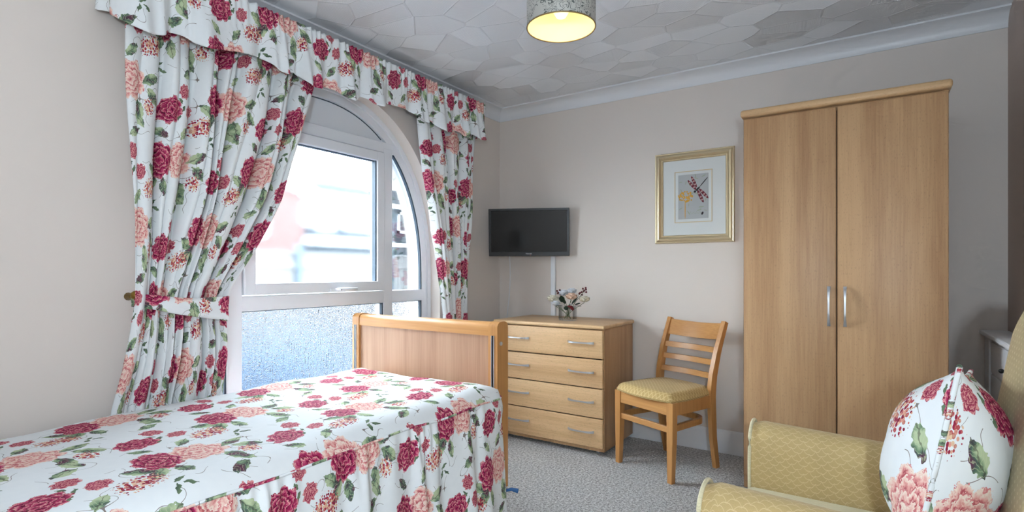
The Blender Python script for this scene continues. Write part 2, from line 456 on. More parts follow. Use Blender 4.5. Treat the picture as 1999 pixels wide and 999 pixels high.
def thing(name, label, cat, loc=(0, 0, 0), rotz=0, group=None):
    o = bpy.data.objects.new(name, None); COL.objects.link(o); o.location = loc; o.rotation_euler = (0, 0, rotz)
    o.empty_display_size = .05
    return tag(o, label, cat, group)
def struct(o, label=None):
    o['kind'] = 'structure'
    if label: o['label'] = label
    return o
def lerp(a, b, t): return a + (b - a) * t
def interp(tab, t):
    for (a, va), (b, vb) in zip(tab, tab[1:]):
        if t <= b: return lerp(va, vb, (t - a) / (b - a)) if t > a else va
    return tab[-1][1]
def hsh(i): return (math.sin(i * 127.1 + 3.7) * 43758.5453) % 1.0

# ================================================================== the room
CEIL = 2.385; XR = 3.0; YB = -5.0
struct(MB().box(-.02, XR + .1, YB - .1, .1, -.08, 0).build('floor', 'carpet'), 'grey beige speckled carpet')
struct(MB().box(-.4, XR + .1, YB - .1, .1, CEIL, CEIL + .08).build('ceiling', 'ceil'), 'white ceiling with patchwork relief paper')
struct(MB().box(-.4, XR + .1, 0, .1, 0, CEIL).build('wall_back', 'wall'), 'cream wall behind wardrobe and chest')
struct(MB().box(XR, XR + .1, YB, 0, 0, CEIL).build('wall_right', 'wallr'), 'taupe wall behind the armchair')
struct(MB().box(-.4, XR + .1, YB - .1, YB, 0, CEIL).build('wall_rear', 'wall'), 'cream wall behind the camera')
# window wall with the arched opening
WC, WA, WZ0, WBH, WSILL = -1.59, .875, 1.10, 1.065, .42
def arch(scale_in, n=56, w=None):
    """arch curve inset by scale_in, from the left spring to the right spring, list of (y,z)"""
    a, h = WA - scale_in, WBH - scale_in; r = []
    for k in range(n + 1):
        th = PI - PI * k / n; e = 2 / 2.2
        c, s_ = math.cos(th), math.sin(th)
        r.append((WC + a * math.copysign(abs(c) ** e, c), WZ0 + h * abs(s_) ** e))
    return r
wm = MB()
AR = arch(0); T = .30
wm.box(-T, 0, YB, WC - WA, 0, CEIL); wm.box(-T, 0, WC + WA, 0, 0, CEIL); wm.box(-T, 0, WC - WA, WC + WA, 0, WSILL)
P0, P1, P2, P3 = [], [], [], []
for y, z in AR:
    P0.append((0, y, CEIL)); P1.append((0, y, z)); P2.append((-T, y, z)); P3.append((-T, y, CEIL))
wm.grid([[a, b, c, d] for a, b, c, d in zip(P0, P1, P2, P3)])
struct(wm.build('wall_window', 'wall', smooth=False), 'cream wall with the arched window')
# coving
def cove_prof(n=8, d=.083):
    pts = [(0, 0), (0, -d)]
    pts += [(.006, -d)]
    for k in range(n + 1):
        a = PI / 2 * k / n
        pts.append((.006 + (d - .014) * (1 - math.cos(a)), -d + .004 + (d - .014) * math.sin(a)))
    pts += [(d - .006, -.009), (d + .002, -.009), (d + .002, 0)]
    return pts
cp = cove_prof()
struct(MB().prism([(-p[0], CEIL + p[1]) for p in cp], 0, 0, XR).build('trim_1', 'white', smooth='auto'), 'white coved cornice over back wall')
struct(MB().prism([(p[0], CEIL + p[1]) for p in cp], 1, YB, 0).build('trim_2', 'white', smooth='auto'), 'white coved cornice over window wall')
bp = [(0, 0), (.016, 0), (.016, .105), (.013, .112), (.013, .118), (.009, .128), (.005, .142), (0, .142)]
struct(MB().prism([(-p[0], p[1]) for p in bp], 0, 0, XR).build('baseboard_back', 'white', smooth='auto'), 'white skirting board along back wall')
struct(MB().prism([(p[0], p[1]) for p in bp], 1, YB, 0).build('baseboard_window', 'white', smooth='auto'), 'white skirting board under the window')

# ------------------------------------------------------------------ window
win = bpy.data.objects.new('window_1', None); COL.objects.link(win); win.location = (-.12, WC, WSILL)
struct(win, 'white arched window with top hung casement and obscured lower lights')
FX0, FX1 = -.165, -.095     # frame depth
def arch_band(mb, i0, i1, x0, x1, zbot):
    A = [(WC - WA + i0, zbot)] + arch(i0) + [(WC + WA - i0, zbot)]
    B = [(WC - WA + i1, zbot)] + arch(i1) + [(WC + WA - i1, zbot)]
    mb.grid([[(x1, a[0], a[1]), (x1, b[0], b[1]), (x0, b[0], b[1]), (x0, a[0], a[1]), (x1, a[0], a[1])] for a, b in zip(A, B)])
    return mb
fr = arch_band(MB(), 0, .075, FX0, FX1, WSILL); fr.build('outer_frame', 'upvc', win, smooth='auto')
arch_band(MB(), 0.0, .03, FX1, FX1 + .012, WSILL).build('frame_lip', 'upvc', win, smooth='auto')
MB().box(FX0, FX1, WC - WA + .05, WC + WA - .05, WSILL, WSILL + .07, .004).build('bottom_rail', 'upvc', win)
MB().box(-.095, .05, WC - WA - .03, WC + WA + .03, WSILL - .03, WSILL, .006).build('window_sill', 'white', win)
ML0, ML1, MR0, MR1 = -2.125, -2.050, -1.138, -1.064
TZ0, TZ1, HZ0, HZ1 = .925, 1.000, 1.865, 1.93
for a, c in ((ML0, ML1), (MR0, MR1)):
    MB().box(FX0, FX1 + .002, a, c, WSILL + .06, HZ0 + .03, .004).build('mullion', 'upvc', win)
MB().box(FX0, FX1 + .001, WC - WA + .06, WC + WA - .06, TZ0, TZ1, .004).build('transom', 'upvc', win)
MB().box(FX0, FX1 + .001, WC - .62, WC + .62, HZ0, HZ1, .004).build('head_rail', 'upvc', win)
# spandrel panel above the casement
sp = [(y, z) for y, z in arch(.07) if z > HZ1 - .01]
q = MB().prism([(sp[0][0], HZ1 - .01)] + sp + [(sp[-1][0], HZ1 - .01)], 0, FX0 + .02, FX1 - .022); q.build('spandrel_panel', 'upvc', win)
ar2 = [(y, z) for y, z in arch(.079) if z > HZ1 + .005]
MB().tube([(FX1 - .021, y, z) for y, z in ar2], .0028, 6).build('arch_gasket', 'seal', win)
# opening casement
cs = thing_c = bpy.data.objects.new('casement', None); COL.objects.link(cs); cs.parent = win; cs.location = (0, 0, 0)
CY0, CY1, CZ0, CZ1 = ML1 + .004, MR0 - .004, TZ1 + .004, HZ0 - .004
cw = .058; cx0, cx1 = -.15, -.078
def frame4(y0, y1, z0, z1, w, x0, x1, name, mat, par, bev=.005):
    MB().box(x0, x1, y0, y0 + w, z0, z1, bev).build(name + '_stile', mat, par)
    MB().box(x0, x1, y1 - w, y1, z0, z1, bev).build(name + '_stile', mat, par)
    MB().box(x0, x1, y0 + w - .003, y1 - w + .003, z0, z0 + w, bev).build(name + '_rail', mat, par)
    MB().box(x0, x1, y0 + w - .003, y1 - w + .003, z1 - w, z1, bev).build(name + '_rail', mat, par)
frame4(CY0, CY1, CZ0, CZ1, cw, cx0, cx1, 'casement', 'upvc', cs)
MB().box(-.128, -.122, CY0 + cw - .006, CY1 - cw + .006, CZ0 + cw - .006, CZ1 - cw + .006).build('pane', 'blurglass', cs)
def seals(y0, y1, z0, z1, par, x0=-.121, x1=-.100, left=False):
    m = MB().box(x0, x1, y1 - .009, y1, z0, z1)
    m.box(x0, x1 - .008, y0, y1, z1 - .004, z1)
    if left: m.box(x0, x1, y0, y0 + .004, z0, z1)
    m.build('glazing_seal', 'seal', par)
seals(CY0 + cw, CY1 - cw, CZ0 + cw, CZ1 - cw, cs, -.121, -.09)
h = MB()
hy0 = lerp(CY0, CY1, .60); hz = CZ0 + .012
h.box(cx1, cx1 + .012, hy0 - .05, hy0 + .03, hz - .008, hz + .010, .004)
h.tube([(cx1 + .012, hy0 - .02, hz), (cx1 + .034, hy0 - .005, hz + .003), (cx1 + .036, hy0 + .05, hz + .005), (cx1 + .034, hy0 + .115, hz + .004)], [.010, .011, .009, .006], 8)
h.build('casement_handle', 'upvc', cs, smooth=True)
MB().ball((cx1 + .043, hy0 - .004, hz + .002), .004, 1).build('handle_lock', 'dark', cs)
# fixed lights
def pane_poly(y0, y1, z0, z1, name, mat, inset=.07):
    """pane clipped by the arch"""
    A = arch(inset, 120); pts = [(y0, z0), (y1, z0)]
    def zt(y):
        best = None
        for (ya, za), (yb, zb) in zip(A, A[1:]):
            if ya <= y <= yb: best = lerp(za, zb, (y - ya) / max(1e-9, yb - ya))
        return best if best is not None else WZ0
    n = 40
    for k in range(n + 1):
        y = lerp(y1, y0, k / n); pts.append((y, min(z1, zt(y))))
    return MB().prism(pts, 0, -.128, -.122).build(name, mat, win)
pane_poly(MR1 - .004, WC + WA - .072, TZ1 - .004, 2.0, 'side_pane', 'glass')
pane_poly(WC - WA + .072, ML0 + .004, TZ1 - .004, 2.0, 'side_pane', 'glass')
MB().box(-.128, -.122, ML1 - .005, MR0 + .005, WSILL + .06, TZ0 + .005).build('obscure_pane', 'obscure', win)
MB().box(-.128, -.122, MR1 - .005, WC + WA - .07, WSILL + .06, TZ0 + .005).build('obscure_pane', 'obscure', win)
MB().box(-.128, -.122, WC - WA + .07, ML0 + .005, WSILL + .06, TZ0 + .005).build('obscure_pane', 'obscure', win)
seals(ML1, MR0, WSILL + .07, TZ0, win); seals(MR1, WC + WA - .075, WSILL + .07, TZ0, win); seals(WC - WA + .075, ML0, WSILL + .07, TZ0, win)
ga = [(y, z) for y, z in arch(.079, 120) if y > MR1 and z > TZ1]
ga += [(WC + WA - .079, TZ1)]
MB().tube([(-.111, y, z) for y, z in ga], .0, 4, sq=(.020, .010)).build('arch_seal', 'seal', win)
MB().box(-.121, -.1, WC + WA - .083, WC + WA - .075, TZ1, WZ0 + .02).build('arch_seal', 'seal', win)

# ================================================================== curtains
def fold(s, n, seed, sharp=.5):
    x = s * n; x += .22 * math.sin(x * 1.7 + seed) + .13 * math.sin(x * 3.1 + seed * 2)
    return abs(math.sin(PI * x)) ** sharp, x
def curtain(name, label, tabL, tabR, ztop, zbot, nf, seed, fabw, x0tab, amptab, ns=260, nt=150):
    P, U = [], []
    for i in range(nt + 1):
        z = lerp(ztop, zbot, i / nt); row = []; ur = []
        yl, yr = interp(tabL, -z), interp(tabR, -z)
        amp = interp(amptab, -z); xc = interp(x0tab, -z)
        for j in range(ns + 1):
            s_ = j / ns
            fv, ph = fold(s_ + .012 * math.sin(z * 2.3 + seed), nf, seed)
            fv2 = abs(math.sin(PI * (ph * 2.0 + .4 * math.sin(z * 1.9)))) ** .8
            k = math.floor(ph); dep = .55 + .45 * hsh(k + seed * 7)
            x = xc + amp * (fv * dep - .45) + amp * .22 * fv2 + .004 * math.sin(z * 9 + s_ * 14)
            y = lerp(yl, yr, s_) + .006 * math.sin(z * 6 + ph * 2)
            row.append((x, y, z)); ur.append((s_ * fabw + seed * .37, z + .11 * seed))
        P.append(row); U.append(ur)
    o = MB().grid(P, U).build(name, 'floral', smooth=True)
    md = o.modifiers.new('cloth_thickness', 'SOLIDIFY'); md.thickness = .003; md.offset = 0
    return tag(o, label, 'curtain', 'floral curtains')
Z = lambda *a: [(-z, v) for z, v in a]
curtain('curtain', 'long floral curtain left of the arched window, gathered by tieback',
        Z((2.25, -2.625), (2.03, -2.62), (1.5, -2.605), (1.02, -2.588), (.90, -2.60), (.60, -2.645), (.05, -2.70)),
        Z((2.25, -1.74), (2.07, -1.80), (1.75, -1.89), (1.45, -2.00), (1.2, -2.135), (1.05, -2.225), (.97, -2.25), (.85, -2.235), (.58, -2.225), (.05, -2.20)),
        2.25, .06, 7, 1.0, 1.18, Z((2.2, .085), (1.3, .10), (1.0, .095), (.75, .085), (.6, .062), (.05, .06)),
        Z((2.25, .080), (1.4, .11), (1.0, .075), (.75, .09), (.6, .06), (.05, .05)))
curtain('curtain', 'narrow floral curtain right of the arched window, behind the footboard',
        Z((2.25, -1.05), (2.1, -1.04), (1.6, -.93), (1.22, -.85), (.83, -.775), (.05, -.80)),
        Z((2.25, -.44), (2.1, -.445), (1.6, -.49), (1.22, -.53), (.83, -.545), (.05, -.50)),
        2.25, .06, 6, 2.3, .82, Z((2.2, .085), (.05, .09)), Z((2.25, .075), (1.2, .075), (.8, .055), (.05, .06)), ns=200)
# tieback band round the left curtain
P, U = [], []
nb = 60
for j in range(nb + 1):
    s_ = j / nb
    y = lerp(-2.580, -2.225, s_); bow = math.sin(PI * s_)
    x = .06 + .125 * (1 - (1 - min(1, s_ * 4.5)) ** 2) if s_ < .23 else (.185 if s_ < .86 else .185 - .15 * ((s_ - .86) / .14) ** 2)
    zt = lerp(1.035, 1.018, s_) - .012 * bow; zb = lerp(.985, .905, s_) - .006 * bow
    P.append([(x + .004 * math.sin(k * 1.3 + s_ * 9), y, lerp(zb, zt, k / 5)) for k in range(6)])
    U.append([(s_ * .42 + .83, lerp(zb, zt, k / 5) + .33) for k in range(6)])
tb = MB().grid(P, U).build('curtain_tieback', 'floral', smooth=True)
md = tb.modifiers.new('cloth_thickness', 'SOLIDIFY'); md.thickness = .006
tag(tb, 'floral tieback band wrapped around the long curtain', 'tieback')
hk = MB().tube([(.0, -2.566, 1.022), (.03, -2.566, 1.022), (.055, -2.566, 1.026)], [.016, .007, .007], 12)
hk.ball((.066, -2.566, 1.028), .019, 2); hk.ball((.086, -2.566, 1.028), .009, 1)
tag(hk.build('tieback_hook', 'brass', smooth=True), 'small brass knob hook on wall holding the tieback', 'hook')
# valance
VX, VY0, VY1, VT = .20, -2.675, -.45, 2.292
path = []
def addseg(a, b, n):
    for k in range(n): path.append((lerp(a[0], b[0], k / n), lerp(a[1], b[1], k / n)))
addseg((.004, VY0), (VX - .03, VY0), 24)
for k in range(10): path.append((VX - .03 + .03 * math.sin(PI / 2 * k / 10), VY0 + .03 - .03 * math.cos(PI / 2 * k / 10)))
addseg((VX, VY0 + .03), (VX, VY1 - .03), 620)
for k in range(10): path.append((VX - .03 + .03 * math.cos(PI / 2 * k / 10), VY1 - .03 + .03 * math.sin(PI / 2 * k / 10)))
addseg((VX - .03, VY1), (.004, VY1), 24); path.append((.004, VY1))
P, U = [], []; acc = 0; nz = 26
for i, (x, y) in enumerate(path):
    a = path[max(0, i - 1)]; c = path[min(len(path) - 1, i + 1)]
    tx, ty = c[0] - a[0], c[1] - a[1]; L = math.hypot(tx, ty); nx, ny = ty / L, -tx / L
    if i: acc += math.hypot(x - path[i - 1][0], y - path[i - 1][1])
    ph = acc * 27 + 1.3 * math.sin(acc * 6.1) + .9 * math.sin(acc * 13.7 + 1)
    w = math.sin(ph * 1.0) ; w = math.copysign(abs(w) ** .7, w)
    sub = math.sin(ph * 2.7 + 1.1) * .35
    fine_ = math.sin(acc * 190 + 2 * math.sin(acc * 31)) * .6 + math.sin(acc * 118) * .4
    damp = min(1, acc / .12, )
    wallfade = min(1.0, x / .14)
    row, ur = [], []
    drop = .262 + .022 * w + .012 * sub + .016 * math.sin(acc * 7.1)
    if y < VY0 + .04: drop = lerp(.165, drop, min(1, x / (VX - .02)))
    for k in range(nz + 1):
        t = k / nz
        o_ = (.036 * t ** 1.1 * (w * .8 + sub)) * wallfade + .0075 * fine_ * max(0, 1 - t * 1.6) * wallfade + .018 * t * wallfade
        row.append((max(.004, x + nx * o_), y + ny * o_, VT - drop * t + .003 * fine_ * (1 if k == 0 else 0)))
        ur.append((acc * 1.22 + .25, -drop * t + .02))
    P.append(row); U.append(ur)
va = thing('pelmet_valance', 'gathered floral valance across the top of both curtains', 'valance', (.1, (VY0 + VY1) / 2, VT))
o = MB().grid(P, U).build('gathered_cloth', 'floral', va, smooth=True)
md = o.modifiers.new('cloth_thickness', 'SOLIDIFY'); md.thickness = .003
MB().box(.002, VX - .03, VY0 + .02, VY1 - .02, VT - .03, VT - .012).build('pelmet_board', 'white', va)

# ================================================================== bed
FY = -1.46; BX0, BX1 = .004, 1.006
bed = thing('bed', 'single adjustable bed with beech footboard beside the window', 'bed', (.55, -2.5, 0))
fb = bpy.data.objects.new('footboard', None); COL.objects.link(fb); fb.parent = bed; fb.location = Vector((.55, FY, 0)) - Vector(bed.location)
def board(y0, y1, ztop, par, facing=-1):
    pw = .052
    def prof_(zb, g):
        yc, hw_ = (y0 + y1) / 2, (y1 - y0) / 2 + g
        return [(yc - hw_, zb)] + [(yc - hw_ * math.copysign(abs(math.cos(PI * k / 14)) ** .75, math.cos(PI * k / 14)), ztop - .032 + g + .032 * math.sin(PI * k / 14) ** .75) for k in range(15)] + [(yc + hw_, zb)]
    MB().prism(prof_(.10, .004), 0, BX0, BX0 + pw).build('post', 'honey', par, smooth='auto')
    MB().prism(prof_(.10, .004), 0, BX1 - pw, BX1).build('post', 'honey', par, smooth='auto')
    MB().prism(prof_(ztop - .062, 0), 0, BX0 + pw, BX1 - pw).build('top_rail', 'honeyx', par, smooth='auto')
    MB().box(BX0 + pw - .004, BX1 - pw + .004, y0 + .010, y1 - .010, .26, ztop - .058).build('panel', 'panel', par)
board(FY, FY + .080, .882, fb)
for x in (BX0 + .026, BX1 - .026):
    MB().box(x - .0075, x + .0075, FY - .0055, FY - .003, .30, .822).build('guide_slot', 'dark', fb)
    MB().box(x - .0085, x - .0060, FY - .0075, FY - .003, .30, .822).build('guide_edge', 'steel', fb)
    MB().box(x + .0060, x + .0085, FY - .0075, FY - .003, .30, .822).build('guide_edge', 'steel', fb)
lk = MB().tube([(BX1 - .001, FY + .024, .784), (BX1 + .004, FY + .024, .784)], .0095, 12)
lk.tube([(BX1 + .004, FY + .024, .784), (BX1 + .006, FY + .024, .784)], .005, 6)
lk.build('rail_lock', 'steel', fb)
hb = bpy.data.objects.new('headboard', None); COL.objects.link(hb); hb.parent = bed; hb.location = Vector((.55, -3.60, 0)) - Vector(bed.location)
board(-3.648, -3.60, 1.0, hb)
MB().box(.15, 1.03, -3.58, -1.49, .36, .555, .03, 3).build('mattress', 'white', bed)
MB().box(.16, 1.02, -3.59, -1.47, .28, .34, .005).build('bed_frame', 'steel', bed)
for x, y in ((1.035, -1.50), (.10, -1.50), (1.035, -3.57), (.10, -3.57)):
    c = MB(); c.prism([(y + .045 * math.cos(2 * PI * k / 18), .045 + .045 * math.sin(2 * PI * k / 18)) for k in range(18)], 0, x - .014, x + .014)
    c.box(x - .02, x + .02, y - .02, y + .02, .07, .12, .004)
    c.build('castor', 'dark', bed, smooth='auto')
MB().tube([(1.03, -1.47, .11), (1.075, -1.45, .125), (1.105, -1.44, .12)], [.006, .008, .011], 8).build('brake_lever', 'blue', bed, smooth=True)
# bedspread : fitted top, piped seam and gathered skirt
SX0, SX1, SY0, SY1, CR = .125, 1.092, -3.595, -1.492, .10
per = []
def arcp(cx, cy, a0, a1, n):
    for k in range(n): a = lerp(a0, a1, k / n); per.append((cx + CR * math.cos(a), cy + CR * math.sin(a), math.cos(a), math.sin(a)))
def segp(a, b, nrm, n):
    for k in range(n): per.append((lerp(a[0], b[0], k / n), lerp(a[1], b[1], k / n), nrm[0], nrm[1]))
segp((SX1, SY0 + CR), (SX1, SY1 - CR), (1, 0), 460)
arcp(SX1 - CR, SY1 - CR, 0, PI / 2, 44)
segp((SX1 - CR, SY1), (SX0 + CR, SY1), (0, 1), 150)
arcp(SX0 + CR, SY1 - CR, PI / 2, PI, 20)
segp((SX0, SY1 - CR), (SX0, SY0 + CR), (-1, 0), 160)
arcp(SX0 + CR, SY0 + CR, PI, 1.5 * PI, 16)
segp((SX0 + CR, SY0), (SX1 - CR, SY0), (0, -1), 60)
arcp(SX1 - CR, SY0 + CR, 1.5 * PI, 2 * PI, 20)
def topz(x, y, d):
    z = .612 - .050 * max(0, 1 - d / .10) ** 2.2
    z += .004 * math.sin(x * 7 + y * 3) + .003 * math.sin(y * 11 - x * 5) + .0022 * math.sin(x * 23 + y * 17)
    return z
bs = thing('bedspread', 'floral bedspread with piped edge and gathered skirt on the bed', 'bedspread', (.575, -2.54, .56))
cx_, cy_ = .575, -2.54
P, U = [], []
rs = [0.02, .12, .22, .32, .42, .52, .60, .68, .75, .81, .86, .90, .93, .955, .975, .99, 1.0]
for (x, y, nx, ny) in per:
    row, ur = [], []
    for r in rs:
        # blend of radial shrink and inward offset keeps the corners round
        px_, py_ = cx_ + (x - cx_) * r, cy_ + (y - cy_) * r
        d = min(px_ - SX0, SX1 - px_, py_ - SY0, SY1 - py_) if r < 1 else 0
        row.append((px_, py_, topz(px_, py_, max(0, d)) if r < 1 else topz(px_, py_, 0))); ur.append((py_ * 1.0 + .1, -px_ + .02))
    P.append(row); U.append(ur)
MB().grid(P, U, closed_u=True).poly([p[0] for p in P]).build('top_panel', 'floral', bs, smooth=True)
sm = MB().tube([(x + nx * .001, y + ny * .001, topz(x, y, 0)) for x, y, nx, ny in per[:700]], .0042, 6)
sm.hasuv = True; sm.uv = [(v[1], v[0] * 2) for v in sm.v]
sm.build('piping', 'floral', bs, smooth=True)
P, U = [], []; acc = 0; n = len(per)
for i in range(n + 1):
    x, y, nx, ny = per[i % n]
    if i: acc += math.hypot(x - per[i - 1][0], y - per[i - 1][1])
    ph = acc * 46 + 1.6 * math.sin(acc * 9) + 1.1 * math.sin(acc * 21 + 1)
    w = math.sin(ph); w2 = math.sin(ph * .5 + .8)
    foot = 1 if ny > .5 else 0; wallside = 1 if nx < -.5 else 0
    row, ur = [], []
    for k in range(23):
        t = k / 22; z = lerp(topz(x, y, 0), .055 + .006 * w2, t)
        grow = t ** .75
        amp = .028 if not (foot or wallside) else .004
        if foot and x > .9: amp = lerp(.004, .021, (x - .9) / .1) if x < 1 else .021
        flare = (.045 if not (foot or wallside) else 0.0) * t
        if 0 < nx < 1 and ny > 0: flare *= nx; amp *= max(.2, nx)
        o_ = amp * grow * (w * .7 + w2 * .5) + flare + .004 * math.sin(PI * min(1, t * 6)) + (.0065 * math.sin(ph * 2.3) * max(0, 1 - t * 2.4) * min(1, t * 12))
        if foot: o_ = min(o_, .012)
        if wallside: o_ = min(o_, .01)
        row.append((x + nx * o_, y + ny * min(o_, .018) if ny > 0 else y + ny * o_, z)); ur.append((acc * 1.25 + .12, -(lerp(0, .53, t)) + .30))
    P.append(row); U.append(ur)
o = MB().grid(P, U).build('gathered_skirt', 'floral', bs, smooth=True)

# ================================================================== chest of drawers
CX0, CX1, CYF, CYB = .325, 1.113, -.495, -.03
ch = thing('chest_of_drawers', 'beech four drawer chest with curved steel handles under the television', 'chest', ((CX0 + CX1) / 2, -.27, 0))
m = MB()
m.box(CX0, CX0 + .018, CYF, CYB, .030, .772); m.box(CX1 - .018, CX1, CYF, CYB, .030, .772, .002)
m.box(CX0 + .018, CX1 - .018, CYB - .008, CYB, .030, .772); m.box(CX0 + .018, CX1 - .018, CYF, CYB - .008, .030, .048)
m.box(CX0 + .018, CX1 - .018, CYF + .012, CYB - .008, .755, .771)
m.build('carcass', 'beech', ch)
MB().box(CX0 + .016, CX1 - .016, CYF + .02, CYB - .01, .05, .755).build('drawer_void', 'gap', ch)
MB().box(CX0 - .012, CX1 + .012, CYF - .034, CYB + .005, .772, .796, .009, 3).build('top_slab', 'beechx', ch, smooth='auto')
def bow_handle(mb, c, L, ax, out):
    """bow pull along axis ax (0 or 2) standing off towards -y"""
    pts = []; sq = []
    for k in range(13):
        t = k / 12; s_ = (t - .5) * L
        off = out * (1 - (2 * t - 1) ** 4) * .9 + .004
        p = [c[0], c[1] - off, c[2]]; p[ax] += s_
        pts.append(p); w = .0075 + .0065 * abs(2 * t - 1) ** 2.2; sq.append((w, .008) if ax == 2 else (.008, w))
    return mb.tube(pts, 0, 4, sq=sq)
zb = [.768, .590, .412, .232, .050]
for k in range(4):
    z1, z0 = zb[k] - .003, zb[k + 1] + .003
    d = MB().box(CX0 + .002, CX1 - .002, CYF - .022, CYF - .001, z0, z1, .006, 3).build('drawer', 'beechx', ch, smooth='auto')
    for x in (.508, .968):
        bow_handle(MB(), (x, CYF - .022, (z0 + z1) / 2 + .008), .172, 0, .026).build('handle', 'steel', d, smooth='auto')
for x, y in ((CX1 - .06, CYF + .05), (CX0 + .06, CYF + .05), (CX1 - .06, CYB - .05), (CX0 + .06, CYB - .05)):
    c = MB().prism([(y + .014 * math.cos(2 * PI * k / 12), .0145 + .014 * math.sin(2 * PI * k / 12)) for k in range(12)], 0, x - .009, x + .009)
    c.box(x - .012, x + .012, y - .010, y + .010, .022, .031); c.build('castor', 'steel', ch)
# ------------------------------------------------------------------ glass vase with silk flowers
def shell_box(mb, x0, x1, y0, y1, z0, z1, t, base):
    mb.box(x0, x1, y0, y1, z0, z0 + base, .002)
    mb.box(x0, x0 + t, y0, y1, z0 + base, z1); mb.box(x1 - t, x1, y0, y1, z0 + base, z1)
    mb.box(x0 + t, x1 - t, y0, y0 + t, z0 + base, z1); mb.box(x0 + t, x1 - t, y1 - t, y1, z0 + base, z1); return mb
VXc, VYc, VZ = .772, -.315, .7965
tag(shell_box(MB(), VXc - .054, VXc + .054, VYc - .03, VYc + .03, VZ, VZ + .098, .004, .012).build('glass_vase', 'vase'), 'small square clear glass vase on the chest', 'vase')
M['stem'] = plain('green_stem', (84, 100, 58), .6); M['leafg'] = plain('dark_green_leaf', (44, 62, 46), .5)
M['petalw'] = plain('white_petal', (236, 238, 242), .7); M['petalc'] = plain('cream_petal', (240, 232, 212), .7)
M['petalp'] = plain('blush_petal', (242, 208, 184), .7); M['berry'] = plain('dark_red_berry', (96, 18, 26), .35); M['leafr'] = plain('russet_leaf', (124, 40, 46), .5)
M['heart'] = plain('amber_flower_heart', (226, 172, 96), .7)
def petal(mb, c, ax, tilt, L, Wd, cup=.4):
    """cupped petal rooted at c, heading azimuth ax, raised by tilt"""
    a = Vector((math.cos(ax) * math.cos(tilt), math.sin(ax) * math.cos(tilt), math.sin(tilt)))
    sd = Vector((-math.sin(ax), math.cos(ax), 0)); nn = a.cross(sd)
    rows = []
    for i in range(6):
        t = i / 5; w = Wd * math.sin(PI * min(.97, .12 + t * .80)) ; row = []
        for j in range(5):
            s_ = j / 4 * 2 - 1
            row.append(Vector(c) + a * (L * t) + sd * (w * s_) - nn * (cup * L * (t * t * .6 + s_ * s_ * .25 * t)))
        rows.append(row)
    return mb.grid(rows)
def rose(name, label, pos, base, petalmat, R, heart=None, squash=1):
    t = thing(name, label, 'flower', base, 0, 'silk flowers in the glass vase')
    p = Vector(pos)
    MB().tube([base, tuple(Vector(base).lerp(p, .5) + Vector((0, 0, .006))), tuple(p - Vector((0, 0, .004)))], .0016, 6).build('stem', 'stem', t)
    for ring, (n_, tl, L, Wd) in enumerate([(6, .45, 1.0, .72), (5, .9, .92, .66), (4, 1.25, .8, .5)]):
        for k in range(n_):
            m = petal(MB(), p, 2 * PI * k / n_ + ring * .5, tl, R * L, R * Wd, -.35)
            m.build('petal', petalmat, t, smooth=True)
    MB().ball((p.x, p.y, p.z + R * .35), R * .30, 2).build('flower_heart', heart or petalmat, t, smooth=True)
    return t
bz = VZ + .013
rose('cream_rose', 'cream silk rose leaning over the left rim of the vase', (VXc - 0.105, VYc - 0.016, VZ + 0.123), (VXc + .02, VYc, bz), 'petalc', 0.049)
rose('white_blossom', 'drooping white silk blossom below the cream rose', (VXc - 0.070, VYc - 0.042, VZ + 0.098), (VXc + .03, VYc - .01, bz), 'petalw', 0.036)
rose('white_blossom', 'white silk blossom at the upper back of the bunch', (VXc - 0.041, VYc + 0.016, VZ + 0.163), (VXc + .01, VYc + .012, bz), 'petalw', 0.045)
rose('white_blossom', 'topmost white silk blossom behind the blush rose', (VXc + 0.016, VYc + 0.026, VZ + 0.178), (VXc - .01, VYc + .014, bz), 'petalw', 0.041)
rose('blush_rose', 'blush silk rose with amber heart facing forward in the vase', (VXc + 0.041, VYc - 0.029, VZ + 0.141), (VXc - .02, VYc - .008, bz), 'petalp', 0.049, 'heart')
rose('cream_rose', 'cream silk rose at the right side of the vase', (VXc + 0.119, VYc + 0.003, VZ + 0.126), (VXc - .03, VYc + .004, bz), 'petalc', 0.046)
def berries(label, pos, base, n_=6):
    t = thing('berry_sprig', label, 'berries', base, 0, 'silk flowers in the glass vase'); p = Vector(pos); b_ = Vector(base)
    MB().tube([base, tuple(b_.lerp(p, .6) + Vector((0, 0, .008))), pos], .0013, 6).build('stem', 'stem', t)
    for k in range(n_):
        a = k * 2.4; r = .012
        MB().ball((p.x + r * math.cos(a), p.y + r * .6 * math.sin(a), p.z - .010 + .0055 * k), .0068, 2).build('berry', 'berry', t, smooth=True)
berries('dark red berry sprig at the upper left of the bunch', (VXc - .070, VYc, VZ + .182), (VXc + .015, VYc + .006, bz))
berries('dark red berry sprig at the far upper right of the bunch', (VXc + 0.119, VYc + 0.005, VZ + 0.200), (VXc - .022, VYc - .002, bz))
berries('short dark berry sprig beside the blush rose', (VXc + 0.084, VYc + 0.013, VZ + 0.182), (VXc - .012, VYc + .01, bz), 4)
def leafspray(label, lst, base, mat):
    t = thing('leaf_sprig', label, 'leaves', base, 0, 'silk flowers in the glass vase')
    p = Vector(lst[0][0])
    MB().tube([base, tuple(p)], .0016, 6).build('stem', 'stem', t)
    for c, ax, tl, L in lst: petal(MB(), c, ax, tl, L, L * .38, .2).build('leaf', mat, t, smooth=True)
